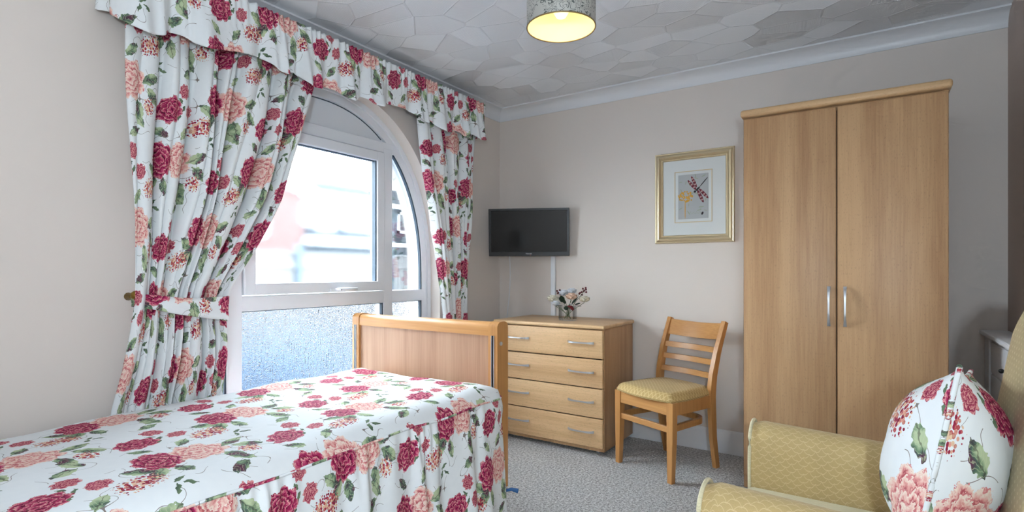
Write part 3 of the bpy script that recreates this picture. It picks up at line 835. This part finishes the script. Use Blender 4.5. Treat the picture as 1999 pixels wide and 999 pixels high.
leafspray('dark green silk leaves at the middle of the bunch', [((VXc, VYc - .02, VZ + .098), -1.2, -.5, .045), ((VXc - .01, VYc - .02, VZ + .102), -2.6, .35, .04), ((VXc + .015, VYc - .02, VZ + .102), -.3, .3, .045), ((VXc - .02, VYc, VZ + .11), 2.8, .9, .05), ((VXc + .05, VYc - .015, VZ + .10), .1, .1, .05), ((VXc - .03, VYc - .02, VZ + .100), -2.2, .1, .05), ((VXc + .03, VYc, VZ + .11), .9, 1.0, .055), ((VXc - .045, VYc, VZ + .12), 2.2, 1.1, .05), ((VXc + .065, VYc - .01, VZ + .105), -.6, .5, .045)], (VXc + .005, VYc - .012, bz), 'leafg')
leafspray('russet silk leaf hanging at the right of the vase', [((VXc + .035, VYc - .03, VZ + .102), -.5, -.7, .042), ((VXc + .03, VYc - .03, VZ + .102), -1.4, -.2, .03)], (VXc - .005, VYc - .014, bz), 'leafr')

# ================================================================== television
TA, TB = Vector((.122, -.314, 0)), Vector((.652, -.064, 0))
tc = (TA + TB) / 2; e = (TB - TA).normalized(); rot = math.atan2(e.y, e.x)
tvw = (TB - TA).length / 2
tv = thing('television', 'small black flat television on wall bracket above the chest', 'television', (tc.x, tc.y, 1.405), rot)
tv.rotation_euler = (math.radians(4), 0, rot)
LOCAL.add(tv.name)
hh = .172
MB().box(-tvw, tvw, .0, .035, -hh, hh, .004).build('cabinet', 'dark', tv)
bz_ = MB(); bt = .017
bz_.box(-tvw, tvw, -.010, 0, hh - bt, hh, .002); bz_.box(-tvw, tvw, -.010, 0, -hh, -hh + .032, .002)
bz_.box(-tvw, -tvw + bt, -.010, 0, -hh + .03, hh - bt + .002, .002); bz_.box(tvw - bt, tvw, -.010, 0, -hh + .03, hh - bt + .002, .002)
bz_.build('bezel', 'dark', tv)
MB().box(-tvw + bt - .002, tvw - bt + .002, -.004, .002, -hh + .030, hh - bt + .002).build('screen', 'screen', tv)
def text_mesh(txt, size, name, mat, parent, loc, rot):
    cu = bpy.data.curves.new(name, 'FONT'); cu.body = txt; cu.size = size; cu.align_x = 'CENTER'; cu.align_y = 'CENTER'; cu.extrude = .0006
    ob = bpy.data.objects.new('tmp_text', cu); COL.objects.link(ob)
    me = bpy.data.meshes.new_from_object(ob.evaluated_get(bpy.context.evaluated_depsgraph_get())); me.name = name
    bpy.data.objects.remove(ob); me.materials.clear(); me.materials.append(M[mat])
    o = bpy.data.objects.new(name, me); COL.objects.link(o); o.parent = parent; o.location = loc; o.rotation_euler = rot
    return o
text_mesh('Polaroid', .0125, 'maker_lettering', 'print', tv, (0, -.0112, -hh + .017), (PI / 2, 0, 0))
MB().box(.010, .015, -.0112, -.0095, -hh + .005, -hh + .009).build('standby_light', 'led', tv)
MB().box(-.05, .05, .035, .055, -.06, .06, .003).build('bracket_plate', 'dark', tv)
br = MB(); br.tube([(0, .05, 0), (.02, .14, 0), (.04, .165, .0)], .012, 8); br.build('bracket_arm', 'dark', tv)
cord = []
for k in range(25):
    t = k / 24; cord.append((lerp(.200, .070, t) + .014 * math.sin(t * 5), lerp(-.16, -.035, min(1, t * 1.2)), lerp(1.26, .55, t)))
tag(MB().tube(cord, .0032, 8).build('power_cord', 'white', smooth=True), 'thin white cord hanging from the television', 'cord')
tag(MB().box(.472, .508, -.018, 0, .75, 1.40, .003).build('cable_trunking', 'white'), 'white plastic cable trunking running up wall behind vase', 'trunking')

# ================================================================== picture
PX0, PX1, PZ0, PZ1 = 1.262, 1.756, 1.303, 1.889
pc = thing('framed_picture', 'champagne gilt framed dragonfly print on the back wall', 'picture', ((PX0 + PX1) / 2, 0, PZ0))
fw = .052
prof = [(0, 0), (0, -.016), (.004, -.024), (.010, -.022), (.016, -.026), (.028, -.027), (.038, -.020), (.042, -.014), (.047, -.014), (.052, -.010), (.052, 0)]
def moulding(p, q, inward):
    """p,q outer corners (x,z); mitred"""
    P = []
    d = Vector((q[0] - p[0], q[1] - p[1])).normalized()
    for w, y in prof:
        P.append([(p[0] + inward[0] * w + d.x * w, y, p[1] + inward[1] * w + d.y * w), (q[0] + inward[0] * w - d.x * w, y, q[1] + inward[1] * w - d.y * w)])
    return MB().grid(P)
for p, q, i_ in (((PX0, PZ0), (PX1, PZ0), (0, 1)), ((PX1, PZ0), (PX1, PZ1), (-1, 0)), ((PX1, PZ1), (PX0, PZ1), (0, -1)), ((PX0, PZ1), (PX0, PZ0), (1, 0))):
    moulding(p, q, i_).build('frame_moulding', 'gilt', pc, smooth='auto')
mx0, mx1, mz0, mz1 = PX0 + fw - .004, PX1 - fw + .004, PZ0 + fw - .004, PZ1 - fw + .004
MB().box(mx0, mx1, -.006, -.001, mz0, mz1).build('mount_board', 'mat', pc)
pcx, pcz = (PX0 + PX1) / 2 - .003, (PZ0 + PZ1) / 2 + .003
frame_in = MB()
w_, h_ = .118, .165
for x0, x1, z0, z1 in ((-w_, w_, h_ - .005, h_), (-w_, w_, -h_, -h_ + .005), (-w_, -w_ + .005, -h_, h_), (w_ - .005, w_, -h_, h_)):
    frame_in.box(pcx + x0, pcx + x1, -.0085, -.005, pcz + z0, pcz + z1)
frame_in.build('mount_bevel', 'gilt', pc)
M['paper'] = plain('grey_print_paper', (184, 186, 186), .8); M['ochre'] = plain('ochre_ink', (222, 166, 66), .8); M['wine'] = plain('wine_ink', (118, 44, 56), .8)
M['blush_ink'] = plain('blush_ink', (190, 150, 146), .8); M['inkd'] = plain('dark_ink', (60, 50, 52), .8); M['sage'] = plain('sage_ink', (166, 176, 150), .8)
MB().box(pcx - .094, pcx + .094, -.0078, -.0055, pcz - .142, pcz + .142).build('print_sheet', 'paper', pc)
def disc(mb, x, z, r, y, n=10, sx=1, sz=1, rot=0):
    c, s_ = math.cos(rot), math.sin(rot); pts = []
    for k in range(n):
        a = 2 * PI * k / n; u, v = r * sx * math.cos(a), r * sz * math.sin(a)
        pts.append((x + u * c - v * s_, y, z + u * s_ + v * c))
    top = [(p[0], y - .0006, p[2]) for p in pts]
    mb.poly(top)
    for k in range(n): mb.poly([pts[k], pts[(k + 1) % n], top[(k + 1) % n], top[k]])
    return mb
al = MB(); fx, fz = pcx - .046, pcz - .005
for k in range(60):
    a = hsh(k) * 2 * PI; r = math.sqrt(hsh(k + 90)); disc(al, fx + .048 * r * math.cos(a), fz + .034 * r * math.sin(a) + .006, .0052, -.0079 - .00001 * k, 6)
disc(al, fx - .004, fz - .075, .0026, -.0079, 8, 1, 24); al.build('allium_print', 'ochre', pc)
dg = MB(); dx, dz = pcx + .024, pcz + .040
wings = [(-.030, .032, 2.25, .043), (-.018, .052, 2.0, .040), (.022, -.042, 2.0 + PI, .045), (.042, -.026, 2.3 + PI, .043)]
for k, (ox, oz, r_, L) in enumerate(wings): disc(dg, dx + ox, dz + oz, L, -.0081, 14, 1, .22, r_)
dg.build('dragonfly_wings', 'wine', pc)
wp = MB()
for k, (ox, oz, r_, L) in enumerate(wings):
    for t in (-.45, .1, .55): disc(wp, dx + ox + L * t * math.cos(r_), dz + oz + L * t * math.sin(r_), .008, -.0088, 8, .7, 1, r_)
wp.build('wing_spots', 'blush_ink', pc)
db = MB(); disc(db, dx + .006, dz + .006, .018, -.0095, 10, 1, .35, .8); disc(db, dx + .042, dz + .046, .040, -.0095, 10, 1, .075, .85); disc(db, dx - .012, dz - .010, .008, -.0095, 8)
disc(db, pcx + .058, pcz - .110, .011, -.0080, 8, .6, 1, -.4); db.build('dragonfly_body', 'inkd', pc)
sg = MB()
for k in range(22): disc(sg, pcx - .08 + .16 * hsh(k + 5), pcz + .13 - .26 * hsh(k + 33), .010 + .008 * hsh(k), -.00785, 8, 1, .18, hsh(k + 8) * 6)
for k in range(16): disc(sg, pcx - .02 + .0085 * k * .6, pcz - .105 + .006 * math.sin(k * 1.7), .006, -.00785, 6, 1, .16, k * 1.3)
sg.build('background_scrolls', 'sage', pc)

# ================================================================== wardrobe
WX0, WX1, WYF, WYB, WH = 1.897, 2.727, -.50, -.02, 1.912
wd = thing('wardrobe', 'tall two door beech wardrobe against the back wall', 'wardrobe', ((WX0 + WX1) / 2, -.26, 0))
m = MB(); m.box(WX0, WX0 + .018, WYF, WYB, 0, WH, .001); m.box(WX1 - .018, WX1, WYF, WYB, 0, WH, .001)
m.box(WX0 + .018, WX1 - .018, WYB - .006, WYB, 0, WH); m.box(WX0 + .018, WX1 - .018, WYF + .03, WYF + .048, 0, .07); m.box(WX0 + .018, WX1 - .018, WYF, WYB - .006, WH - .02, WH - .001)
m.build('carcass', 'beech', wd)
MB().box(WX0 + .017, WX1 - .017, WYF + .02, WYB - .008, .07, WH - .02).build('interior', 'gap', wd)
MB().box(WX0 - .012, WX1 + .012, WYF - .042, WYB + .002, WH, WH + .038, .013, 3).build('cornice', 'beechx', wd, smooth='auto')
xm = 2.311
for x0, x1, hx in ((WX0 + .001, xm - .002, xm - .032), (xm + .002, WX1 - .001, xm + .034)):
    d = MB(); y1, y0 = WYF - .001, WYF - .021; bw = .012
    d.box(x0, x1, y0 + .004, y1, .070, WH - .008)
    d.box(x0 + .001, x1 - .001, y0, y0 + .006, .071, WH - .009, .005, 2)
    dd = d.build('door', 'beech', wd, smooth='auto')
    bow_handle(MB(), (hx, y0, .955), .185, 2, .026).build('handle', 'steel', dd, smooth='auto')

# ================================================================== dining chair
chr_ = thing('dining_chair', 'honey beech ladder back chair with gold seat beside the chest', 'chair', (1.4665, -.409, 0), math.atan2(-.392, .92))
LOCAL.add(chr_.name)
def leg_front(sx):
    x = .192 * sx; return MB().tube([(x * 1.0, -.195, 0), (x, -.190, .22), (x, -.188, .425)], 0, 4, sq=[(.028, .028), (.038, .036), (.042, .040)])
for sx in (-1, 1): leg_front(sx).build('front_leg', 'honey', chr_)
def backpost(t):  # y position of the curved rear post against height fraction
    return interp([(0, .205), (.22, .170), (.50, .150), (.62, .155), (.80, .195), (1, .262)], t)
for sx in (-1, 1):
    pts = []; sq = []
    for k in range(15):
        t = k / 14; z = .83 * t; pts.append((sx * lerp(.178, .195, t), backpost(t), z)); sq.append((.026, lerp(.030, .046, min(1, t * 2)) if t < .6 else lerp(.046, .030, (t - .6) / .4)))
    MB().tube(pts, 0, 4, sq=sq).build('rear_post', 'honey', chr_, smooth='auto')
def slat(z0, z1, name):
    rows = []
    for k in range(13):
        t = k / 12; x = lerp(-.185, .185, t); bow = .034 * math.sin(PI * t)
        y0, y1 = backpost(z0 / .83) + bow, backpost(z1 / .83) + bow; zd = .010 * math.sin(PI * t)
        if name != 'top_rail': zd = .004 * math.sin(PI * t)
        rows.append([(x, y0 - .008, z0 - zd), (x, y1 - .008, z1 - zd), (x, y1 + .009, z1 - zd), (x, y0 + .009, z0 - zd), (x, y0 - .008, z0 - zd)])
    m = MB().grid(rows); m.poly(rows[0][:4]); m.poly(rows[-1][:4]); m.build(name, 'honeyx', chr_, smooth='auto')
slat(.732, .822, 'top_rail')
for z in (.672, .602, .528): slat(z - .015, z + .015, 'slat')
MB().box(-.175, .175, -.203, -.183, .355, .425, .002).build('front_apron', 'honeyx', chr_)
for sx in (-1, 1): MB().tube([(sx * .192, -.18, .39), (sx * .184, .15, .39)], 0, 4, sq=(.02, .07)).build('side_apron', 'honey', chr_)
MB().box(-.17, .17, .14, .158, .36, .425, .002).build('rear_apron', 'honeyx', chr_)
MB().box(-.178, .178, -.198, -.180, .262, .294, .002).build('front_stretcher', 'honeyx', chr_)
us = [(.190, -.18, .285)]
for k in range(17):
    a = PI * k / 16; us.append((.172 * math.copysign(abs(math.cos(a)) ** .6, math.cos(a)), .03 + .108 * math.sin(a) ** .8, .285))
us += [(-.190, -.18, .285)]
MB().tube(us, 0, 4, sq=(.020, .032)).build('bentwood_stretcher', 'honey', chr_, smooth='auto')
rows, uvr = [], []
N = 26
for i in range(N + 1):
    r_, u_ = [], []
    for j in range(N + 1):
        a, b_ = i / N * 2 - 1, j / N * 2 - 1
        # rounded-square map
        x = a * math.sqrt(1 - b_ * b_ * .16); y = b_ * math.sqrt(1 - a * a * .16)
        wdt = lerp(.222, .196, (y + 1) / 2)
        e_ = max(abs(a), abs(b_)); z = .470 + .008 * (1 - a * a) * (1 - b_ * b_) - .036 * max(0, (e_ - .80) / .20) ** 2.4
        r_.append((x * wdt, -.018 + y * .205 + .012 * (1 - a * a) * (-1 if b_ < 0 else 0) * abs(b_), z)); u_.append((x * wdt, y * .205))
    rows.append(r_); uvr.append(u_)
seat = MB().grid(rows, uvr)
edge = [rows[i][0] for i in range(N + 1)] + [rows[N][j] for j in range(1, N + 1)] + [rows[i][N] for i in range(N - 1, -1, -1)] + [rows[0][j] for j in range(N - 1, 0, -1)]
low = [[p, (p[0] * .985, p[1] * .985, .424)] for p in edge]
seat.grid(low, [[(p[0][0], p[0][2] + p[0][1]), (p[0][0], p[0][2] + p[0][1] - .02)] for p in low], closed_u=True); seat.poly([p[1] for p in low])
seat.build('seat', 'chairfab', chr_, smooth='auto')

# ================================================================== armchair
ac = thing('armchair', 'gold upholstered armchair in the right foreground', 'armchair', (2.46, -1.79, 0))
def arm(yin, yout):
    """arm running along x, inner face yin, outer yout"""
    sg_ = 1 if yout > yin else -1; w = abs(yout - yin); rows, uvr = [], []
    nx_ = 22
    for i in range(nx_ + 1):
        t = i / nx_; x = lerp(2.10, 2.80, t); top = .602 - .030 * t
        ex = 0
        if t < .03: ex = .012 * (1 - t / .03)
        rr = .062; prof_ = []
        prof_.append((yin + sg_ * ex, .26)); prof_.append((yin + sg_ * (ex + .0), .38)); prof_.append((yin + sg_ * (ex - .004), .46)); prof_.append((yin + sg_ * (ex + .002), top - .075))
        for k in range(1, 10):
            a = PI * k / 10
            prof_.append((yin + sg_ * (w / 2 - (w / 2 - ex) * math.cos(a)), top - .065 + (.065 - ex) * math.sin(a)))
        prof_.append((yout - sg_ * ex, top - .075)); prof_.append((yout - sg_ * (ex + .01), .40)); prof_.append((yout - sg_ * (ex + .012), .12))
        rows.append([(x, y, z) for y, z in prof_])
        acc = 0; u_ = []
        for k, (y, z) in enumerate(prof_):
            if k: acc += math.hypot(y - prof_[k - 1][0], z - prof_[k - 1][1])
            u_.append((x, acc))
        uvr.append(u_)
    m = MB().grid(rows, uvr); m.poly(rows[0]); m.poly(rows[-1])
    for k in range(len(rows[0]) * 2): m.uv[-1 - k] = (m.v[-1 - k][1], m.v[-1 - k][2])
    o = m.build('arm', 'goldarm', ac, smooth='auto')
    pip = MB().tube([(2.100, y, z) for _, y, z in rows[1]], .0055, 8); pip.hasuv = True; pip.uv = [(v[1], v[2]) for v in pip.v]
    pip.build('arm_piping', 'goldseat', o, smooth=True)
arm(-1.535, -1.385); arm(-2.045, -2.195)
m = MB().box(2.12, 2.80, -2.05, -1.53, .12, .29, .01); m.build('seat_base', 'goldarm', ac, boxuv=True)
def soft_box(x0, x1, y0, y1, z0, z1, r, name, mat, crown=.015):
    m = MB().box(x0, x1, y0, y1, z0, z1, r, 5)
    vs = []
    for x, y, z in m.v:
        a, b_ = (x - x0) / (x1 - x0) * 2 - 1, (y - y0) / (y1 - y0) * 2 - 1
        if z > (z0 + z1) / 2: z += crown * max(0, 1 - a * a) * max(0, 1 - b_ * b_)
        vs.append((x, y, z))
    m.v = vs; return m.build(name, mat, ac, smooth='auto', boxuv=True)
soft_box(2.085, 2.72, -2.04, -1.54, .285, .405, .035, 'seat_cushion', 'goldseat')
# backrest: padded slab, reclined, rounded top corners
rows, uvr = [], []
NB_, NZ_ = 24, 30
def backx(z): return interp([(.26, 2.655), (.42, 2.675), (.70, 2.722), (.96, 2.765), (1.04, 2.795), (1.10, 2.85), (1.14, 2.9)], z)
def halfw(z): return .292 if z < .96 else .292 - .05 * ((z - .96) / .13) ** 2.5
ZT = 1.085
front, frontuv = [], []
for i in range(NZ_ + 1):
    z = lerp(.28, ZT, i / NZ_); r_, u_ = [], []; hw = halfw(z)
    for j in range(NB_ + 1):
        b_ = j / NB_ * 2 - 1
        x = backx(z) + .006 * abs(b_) ** 6 + .012 * max(0, (abs(b_) - .92) / .08) ** 2 - .004
        r_.append((x, -1.79 + b_ * hw, z)); u_.append((b_ * hw, z * 1.04))
    front.append(r_); frontuv.append(u_)
m = MB().grid(front, frontuv)
back = [[(min(2.965, p[0] + .0 + (.15 if 0 else .14)), -1.79 + (p[1] + 1.79) * .97, p[2] - (.02 if i == NZ_ else 0)) for p in r_] for i, r_ in enumerate(front)]
m.grid(back, frontuv)
def strip(A, B): m.grid([[a, ((a[0] + b_[0]) / 2, (a[1] + b_[1]) / 2, (a[2] + b_[2]) / 2 + .0), b_] for a, b_ in zip(A, B)], [[(a[1], a[2]), (a[0], a[2]), (b_[0], b_[2])] for a, b_ in zip(A, B)])
strip([r_[0] for r_ in front], [r_[0] for r_ in back]); strip([r_[-1] for r_ in front], [r_[-1] for r_ in back]); strip(front[-1], back[-1]); strip(front[0], back[0])
m.build('backrest', 'golddots', ac, smooth='auto')
for x, y in ((2.16, -1.45), (2.16, -2.13), (2.78, -1.45), (2.78, -2.13)):
    MB().tube([(x, y, 0), (x, y, .125)], [.016, .024], 10).build('leg', 'honey', ac, smooth='auto')

# ------------------------------------------------------------------ cushion leaning on the armchair back
cu = thing('cushion', 'plump floral scatter cushion leaning on the gold armchair', 'cushion', (2.60, -1.765, .42))
HW = .215; cen = Vector((2.598, -1.745, .646)); yv = Vector((.17, 1, -.16)).normalized(); up_ = Vector((.2, .13, 1)); up_ = (up_ - yv * up_.dot(yv)).normalized(); nrm = up_.cross(yv).normalized(); nrm = nrm if nrm.x < 0 else -nrm
def cush(a, b_, side):
    k = 1 - .10 * (1 - a * a) * abs(b_) ** 2 - .0; k2 = 1 - .10 * (1 - b_ * b_) * abs(a) ** 2
    th = .128 * (max(0, (1 - abs(a) ** 2.3)) * max(0, (1 - abs(b_) ** 2.3))) ** .72
    wr = .003 * math.sin(a * 9 + b_ * 4) * (1 - a * a) * (1 - b_ * b_)
    return cen + yv * (a * HW * k2) + up_ * (b_ * HW * 1.08 * k) + nrm * (side * (th + wr))
m = MB(); NC = 40
for side in (1, -1):
    P = [[cush(math.sin(PI / 2 * (i / NC * 2 - 1)), math.sin(PI / 2 * (j / NC * 2 - 1)), side) for j in range(NC + 1)] for i in range(NC + 1)]
    U = [[((i / NC - .5) * .46 * side + .86 + (.3 if side < 0 else 0), (j / NC - .5) * .46 + .655) for j in range(NC + 1)] for i in range(NC + 1)]
    m.grid(P, U)
m.build('cover', 'floral', cu, smooth=True)
edge = [cush(-1, math.sin(PI / 2 * (k / 30 * 2 - 1)), 1) for k in range(31)] + [cush(math.sin(PI / 2 * (k / 30 * 2 - 1)), 1, 1) for k in range(1, 31)] + [cush(1, -math.sin(PI / 2 * (k / 30 * 2 - 1)), 1) for k in range(1, 31)] + [cush(-math.sin(PI / 2 * (k / 30 * 2 - 1)), -1, 1) for k in range(1, 31)]
pp = MB().tube(edge, .0058, 8); pp.hasuv = True; pp.uv = [(v[1] * 3, v[2] * 3) for v in pp.v]
pp.build('piping', 'floral', cu, smooth=True)

# ================================================================== slim white cabinet by the right wall
wc = thing('slim_cabinet', 'slim white painted cabinet between wardrobe and armchair', 'cabinet', (2.95, -.45, 0))
KX0, KY0, KY1, KH = 2.905, -.86, -.06, .838
MB().box(2.888, XR - .002, KY0 - .02, KY1 + .015, KH - .022, KH, .006).build('top_board', 'white', wc)
MB().box(KX0 + .010, XR - .004, KY0 + .01, KY1 - .01, .05, KH - .022).build('carcass', 'white', wc)
for y in (KY0, KY1 - .13): MB().box(KX0 - .002, KX0 + .03, y, y + .11, 0, KH - .022, .003).build('post', 'white', wc)
y0, y1 = KY0 + .115, KY1 - .135
d = MB().box(KX0 + .004, KX0 + .014, y0, y1, .655, .795, .003).build('drawer', 'white', wc)
MB().ball((KX0 - .006, -.50, .705), .010, 2).build('knob', 'dark', d, smooth=True)
d = MB().box(KX0 + .004, KX0 + .014, y0, y1, .09, .645, .003).build('door', 'white', wc)
MB().ball((KX0 - .006, y0 + .03, .50), .010, 2).build('knob', 'dark', d, smooth=True)

# ================================================================== pendant lamp
LX, LY, LZ = 1.503, -1.767, 2.008
pl = thing('pendant_lamp', 'silver damask drum pendant lamp lit under the ceiling', 'lamp', (LX, LY, LZ))
R_, H_ = .125, .18
sh = MB().lathe([(R_, 0), (R_, H_)], (LX, LY, LZ), 64, caps=False); sh.build('drum_shade', 'damask', pl, smooth=True)
MB().lathe([(R_ - .003, .001), (R_ - .003, H_ - .001)], (LX, LY, LZ), 64, caps=False).build('shade_lining', 'shade_in', pl, smooth=True)
for z in (0, H_):
    rim = MB(); rim.tube([(LX + (R_ - .001) * math.cos(2 * PI * k / 64), LY + (R_ - .001) * math.sin(2 * PI * k / 64), LZ + z) for k in range(65)], .0026, 6)
    rim.build('shade_rim', 'giltdark', pl, smooth=True)
sp_ = MB()
for k in range(3): a = 2 * PI * k / 3; sp_.tube([(LX + .02 * math.cos(a), LY + .02 * math.sin(a), LZ + H_ - .02), (LX + R_ * math.cos(a), LY + R_ * math.sin(a), LZ + H_ - .003)], .0018, 6)
sp_.build('spider_ring', 'steel', pl)
MB().tube([(LX, LY, LZ + .125), (LX, LY, LZ + .185)], .02, 12).build('lamp_holder', 'white', pl, smooth='auto')
MB().tube([(LX, LY, LZ + .18), (LX, LY, CEIL - .02)], .0035, 8).build('flex', 'white', pl)
MB().lathe([(.002, -.032), (.018, -.03), (.045, -.006), (.048, 0)], (LX, LY, CEIL), 24).build('ceiling_rose', 'white', pl, smooth=True)
MB().lathe([(.001, 0), (.018, .004), (.028, .02), (.030, .035), (.024, .056), (.014, .075), (.013, .095)], (LX, LY, LZ + .035), 24).build('bulb', emis('warm_bulb_glass', (255, 222, 140), 1.3), pl, smooth=True)
ld = bpy.data.lights.new('pendant_bulb_light', 'POINT'); ld.energy = BULB; ld.color = (1, .84, .58); ld.shadow_soft_size = .03
lo = bpy.data.objects.new('pendant_bulb_light', ld); COL.objects.link(lo); lo.location = (LX, LY, LZ + .028)

# ================================================================== added fill lamp and table lamp behind the camera
fl = thing('added_fill_lamp', 'added fill lamp with bare bulb on a pole, unseen behind the camera', 'lamp', (2.72, -3.93, 0))  # made-up lamp, added as frontal fill in place of an on-camera flash
MB().lathe([(.14, 0), (.14, .012), (.02, .03), (.012, .05)], (2.72, -3.93, 0), 32).build('base', 'steel', fl, smooth='auto')
MB().tube([(2.72, -3.93, .03), (2.72, -3.93, 1.262)], .009, 12).build('pole', 'steel', fl, smooth=True)
MB().ball((2.72, -3.93, 1.28), .02, 3).build('bulb', emis('fill_lamp_glow', (255, 250, 244), 8), fl, smooth=True)
ld = bpy.data.lights.new('added_fill_light', 'POINT'); ld.energy = FILL_LAMP; ld.color = (.68, .855, 1); ld.shadow_soft_size = .05  # fill light of the added lamp
lo = bpy.data.objects.new('added_fill_light', ld); COL.objects.link(lo); lo.location = (2.72, -3.93, 1.28)
bt_ = thing('bedside_table', 'beech bedside table beside the head of the bed', 'table', (1.55, -4.25, 0))
MB().box(1.33, 1.77, -4.45, -4.05, .66, .685, .006).build('table_top', 'beechx', bt_)
MB().box(1.35, 1.75, -4.43, -4.07, .40, .66, .003).build('drawer_case', 'beech', bt_)
for x in (1.37, 1.73):
    for y in (-4.41, -4.09): MB().box(x - .018, x + .018, y - .018, y + .018, 0, .40, .002).build('leg', 'honey', bt_)
tl = thing('table_lamp', 'white shaded table lamp on the bedside table', 'lamp', (1.58, -4.22, .685))
MB().lathe([(.07, 0), (.07, .012), (.03, .03), (.022, .07), (.012, .12), (.009, .27)], (1.58, -4.22, .685), 24).build('base', 'dark', tl, smooth='auto')
MB().lathe([(.15, .24), (.09, .46)], (1.58, -4.22, .685), 40, caps=False).build('shade', 'lampwhite', tl, smooth=True)

# ================================================================== outside
M['paving'] = plain('blue_grey_paving', (36, 47, 62), .9); M['fence'] = plain('pale_fence_board', (98, 96, 94), .85)
def brickmat():
    b = NB('weathered_brickwork'); o = b.coord(); xyz = b.sep(o)
    t = b.n('ShaderNodeTexBrick'); b.put(t.inputs['Vector'], b.comb(xyz[1], xyz[2])); t.inputs['Scale'].default_value = 4.4
    t.inputs['Color1'].default_value = hexc(92, 64, 61); t.inputs['Color2'].default_value = hexc(84, 57, 54); t.inputs['Mortar'].default_value = hexc(92, 82, 76)
    return b.pbr(t.outputs['Color'], .9)
M['brick'] = brickmat(); M['render_'] = plain('pale_render', (70, 80, 88), .9); M['rooft'] = plain('grey_roof_tile', (22, 30, 38), .85)
M['hpane'] = plain('house_window_glass', (14, 26, 32), .2); M['shrub'] = plain('pale_blue_foliage', (112, 136, 164), .9); M['hedge'] = plain('dark_hedge_leaf', (34, 44, 56), .9)
struct(MB().box(-30, -.30, -20, 30, -.12, -.02).build('ground_outside', 'paving'), 'paved ground outside the window')
fe = thing('garden_fence', 'pale boarded garden fence seen through the window', 'fence', (-5.2, 1.5, 0))
k = 0; y = -3.0
while y < 8.0:
    MB().box(-5.215, -5.19, y, y + .145, .0, 1.40 + .008 * hsh(k), .003, 1).build('fence_board', 'fence', fe); y += .152; k += 1
for y in (-2.2, -.25, 1.72, 3.7, 5.65, 7.6): MB().box(-5.19, -5.09, y, y + .10, -.02, 1.56, .004).build('fence_post', 'render_', fe)
for z in (.35, 1.18): MB().box(-5.19, -5.15, -3, 8.1, z, z + .09).build('fence_rail', 'fence', fe)
MB().box(-5.23, -5.16, -3, 8.1, 1.405, 1.44, .004).build('fence_capping', 'fence', fe)
hs = thing('neighbour_house', 'brick and render house with grey tiled roof beyond the fence', 'house', (-13, 4.5, 0))
MB().box(-17, -12.0, -2.0, 6.7, 0, 3.75).build('brick_wall', 'brick', hs)
MB().box(-17.5, -12.6, 6.7, 20, 0, 3.6).build('rendered_wall', 'render_', hs)
def roof(y0, y1, xe, ze, n_, run, rise, name):
    p = bpy.data.objects.new
    rows_par = MB().prism([(xe, ze - .06), (xe, ze), (xe - run, ze + rise), (xe - run, ze + rise - .06)], 1, y0, y1).build(name, 'rooft', hs)
    for k in range(n_):
        a = k / n_; x = xe - run * a; z = ze + rise * a
        MB().prism([(x + .02, z + .005), (x + .02, z + .045), (x - run / n_, z + rise / n_ + .02), (x - run / n_, z + rise / n_)], 1, y0, y1).build('tile_course', 'rooft', rows_par)
roof(6.5, 20.3, -12.2, 3.62, 12, 3.2, 1.15, 'roof')
roof(6.7, 20.0, -11.9, 2.15, 4, .68, .40, 'canopy_roof')
MB().box(-12.26, -12.18, 6.5, 20.3, 3.46, 3.64).build('fascia', 'white', hs)
MB().box(-11.93, -11.86, 6.7, 20.0, 2.02, 2.16).build('fascia', 'white', hs)
MB().prism([(-2.2, 6.0), (-2.2, 5.65), (6.9, 3.45), (6.9, 3.75)], 0, -11.98, -11.86).build('barge_board', 'white', hs)
MB().box(-12.62, -12.5, 7.55, 8.25, 2.5, 3.4).build('white_panel', 'white', hs)
for y0, y1, z0, z1, xf in ((6.85, 7.4, 2.6, 3.35, -12.6), (8.6, 10.2, 2.6, 3.4, -12.6), (11.2, 12.8, 2.6, 3.4, -12.6), (13.8, 15.4, 2.6, 3.4, -12.6), (3.9, 5.4, 2.1, 3.2, -12.0)):
    w = MB()
    for a in ((y0, y0 + .09), (y1 - .09, y1), ((y0 + y1) / 2 - .05, (y0 + y1) / 2 + .05)): w.box(xf, xf + .08, a[0], a[1], z0, z1)
    w.box(xf, xf + .08, y0, y1, z0, z0 + .09); w.box(xf, xf + .08, y0, y1, z1 - .09, z1)
    o = w.build('window_frame', 'upvc', hs); MB().box(xf, xf + .03, y0 + .08, y1 - .08, z0 + .08, z1 - .08).build('pane', 'hpane', o)
def bush(name, label, c, r, mat, n_=260):
    m = MB()
    for k in range(n_):
        a = hsh(k + c[1]) * 2 * PI; t = hsh(k * 3 + 1.3); rr = (1 - t * t) ** .5
        p = Vector((c[0] + r[0] * rr * math.cos(a), c[1] + r[1] * rr * math.sin(a), c[2] + r[2] * t))
        petal(m, p, a + hsh(k) * 1.5, hsh(k + 5) * 1.2 - .2, .13, .05, .2)
    m.ball((c[0], c[1], c[2] + r[2] * .4), 1, 2, (r[0] * .88, r[1] * .88, r[2] * .52))
    o = m.build(name, mat); tag(o, label, 'shrub')
bush('garden_shrub', 'pale bluish shrub behind the obscured lower pane', (-2.15, -.62, -.02), (.40, .62, .42), 'shrub', 420)
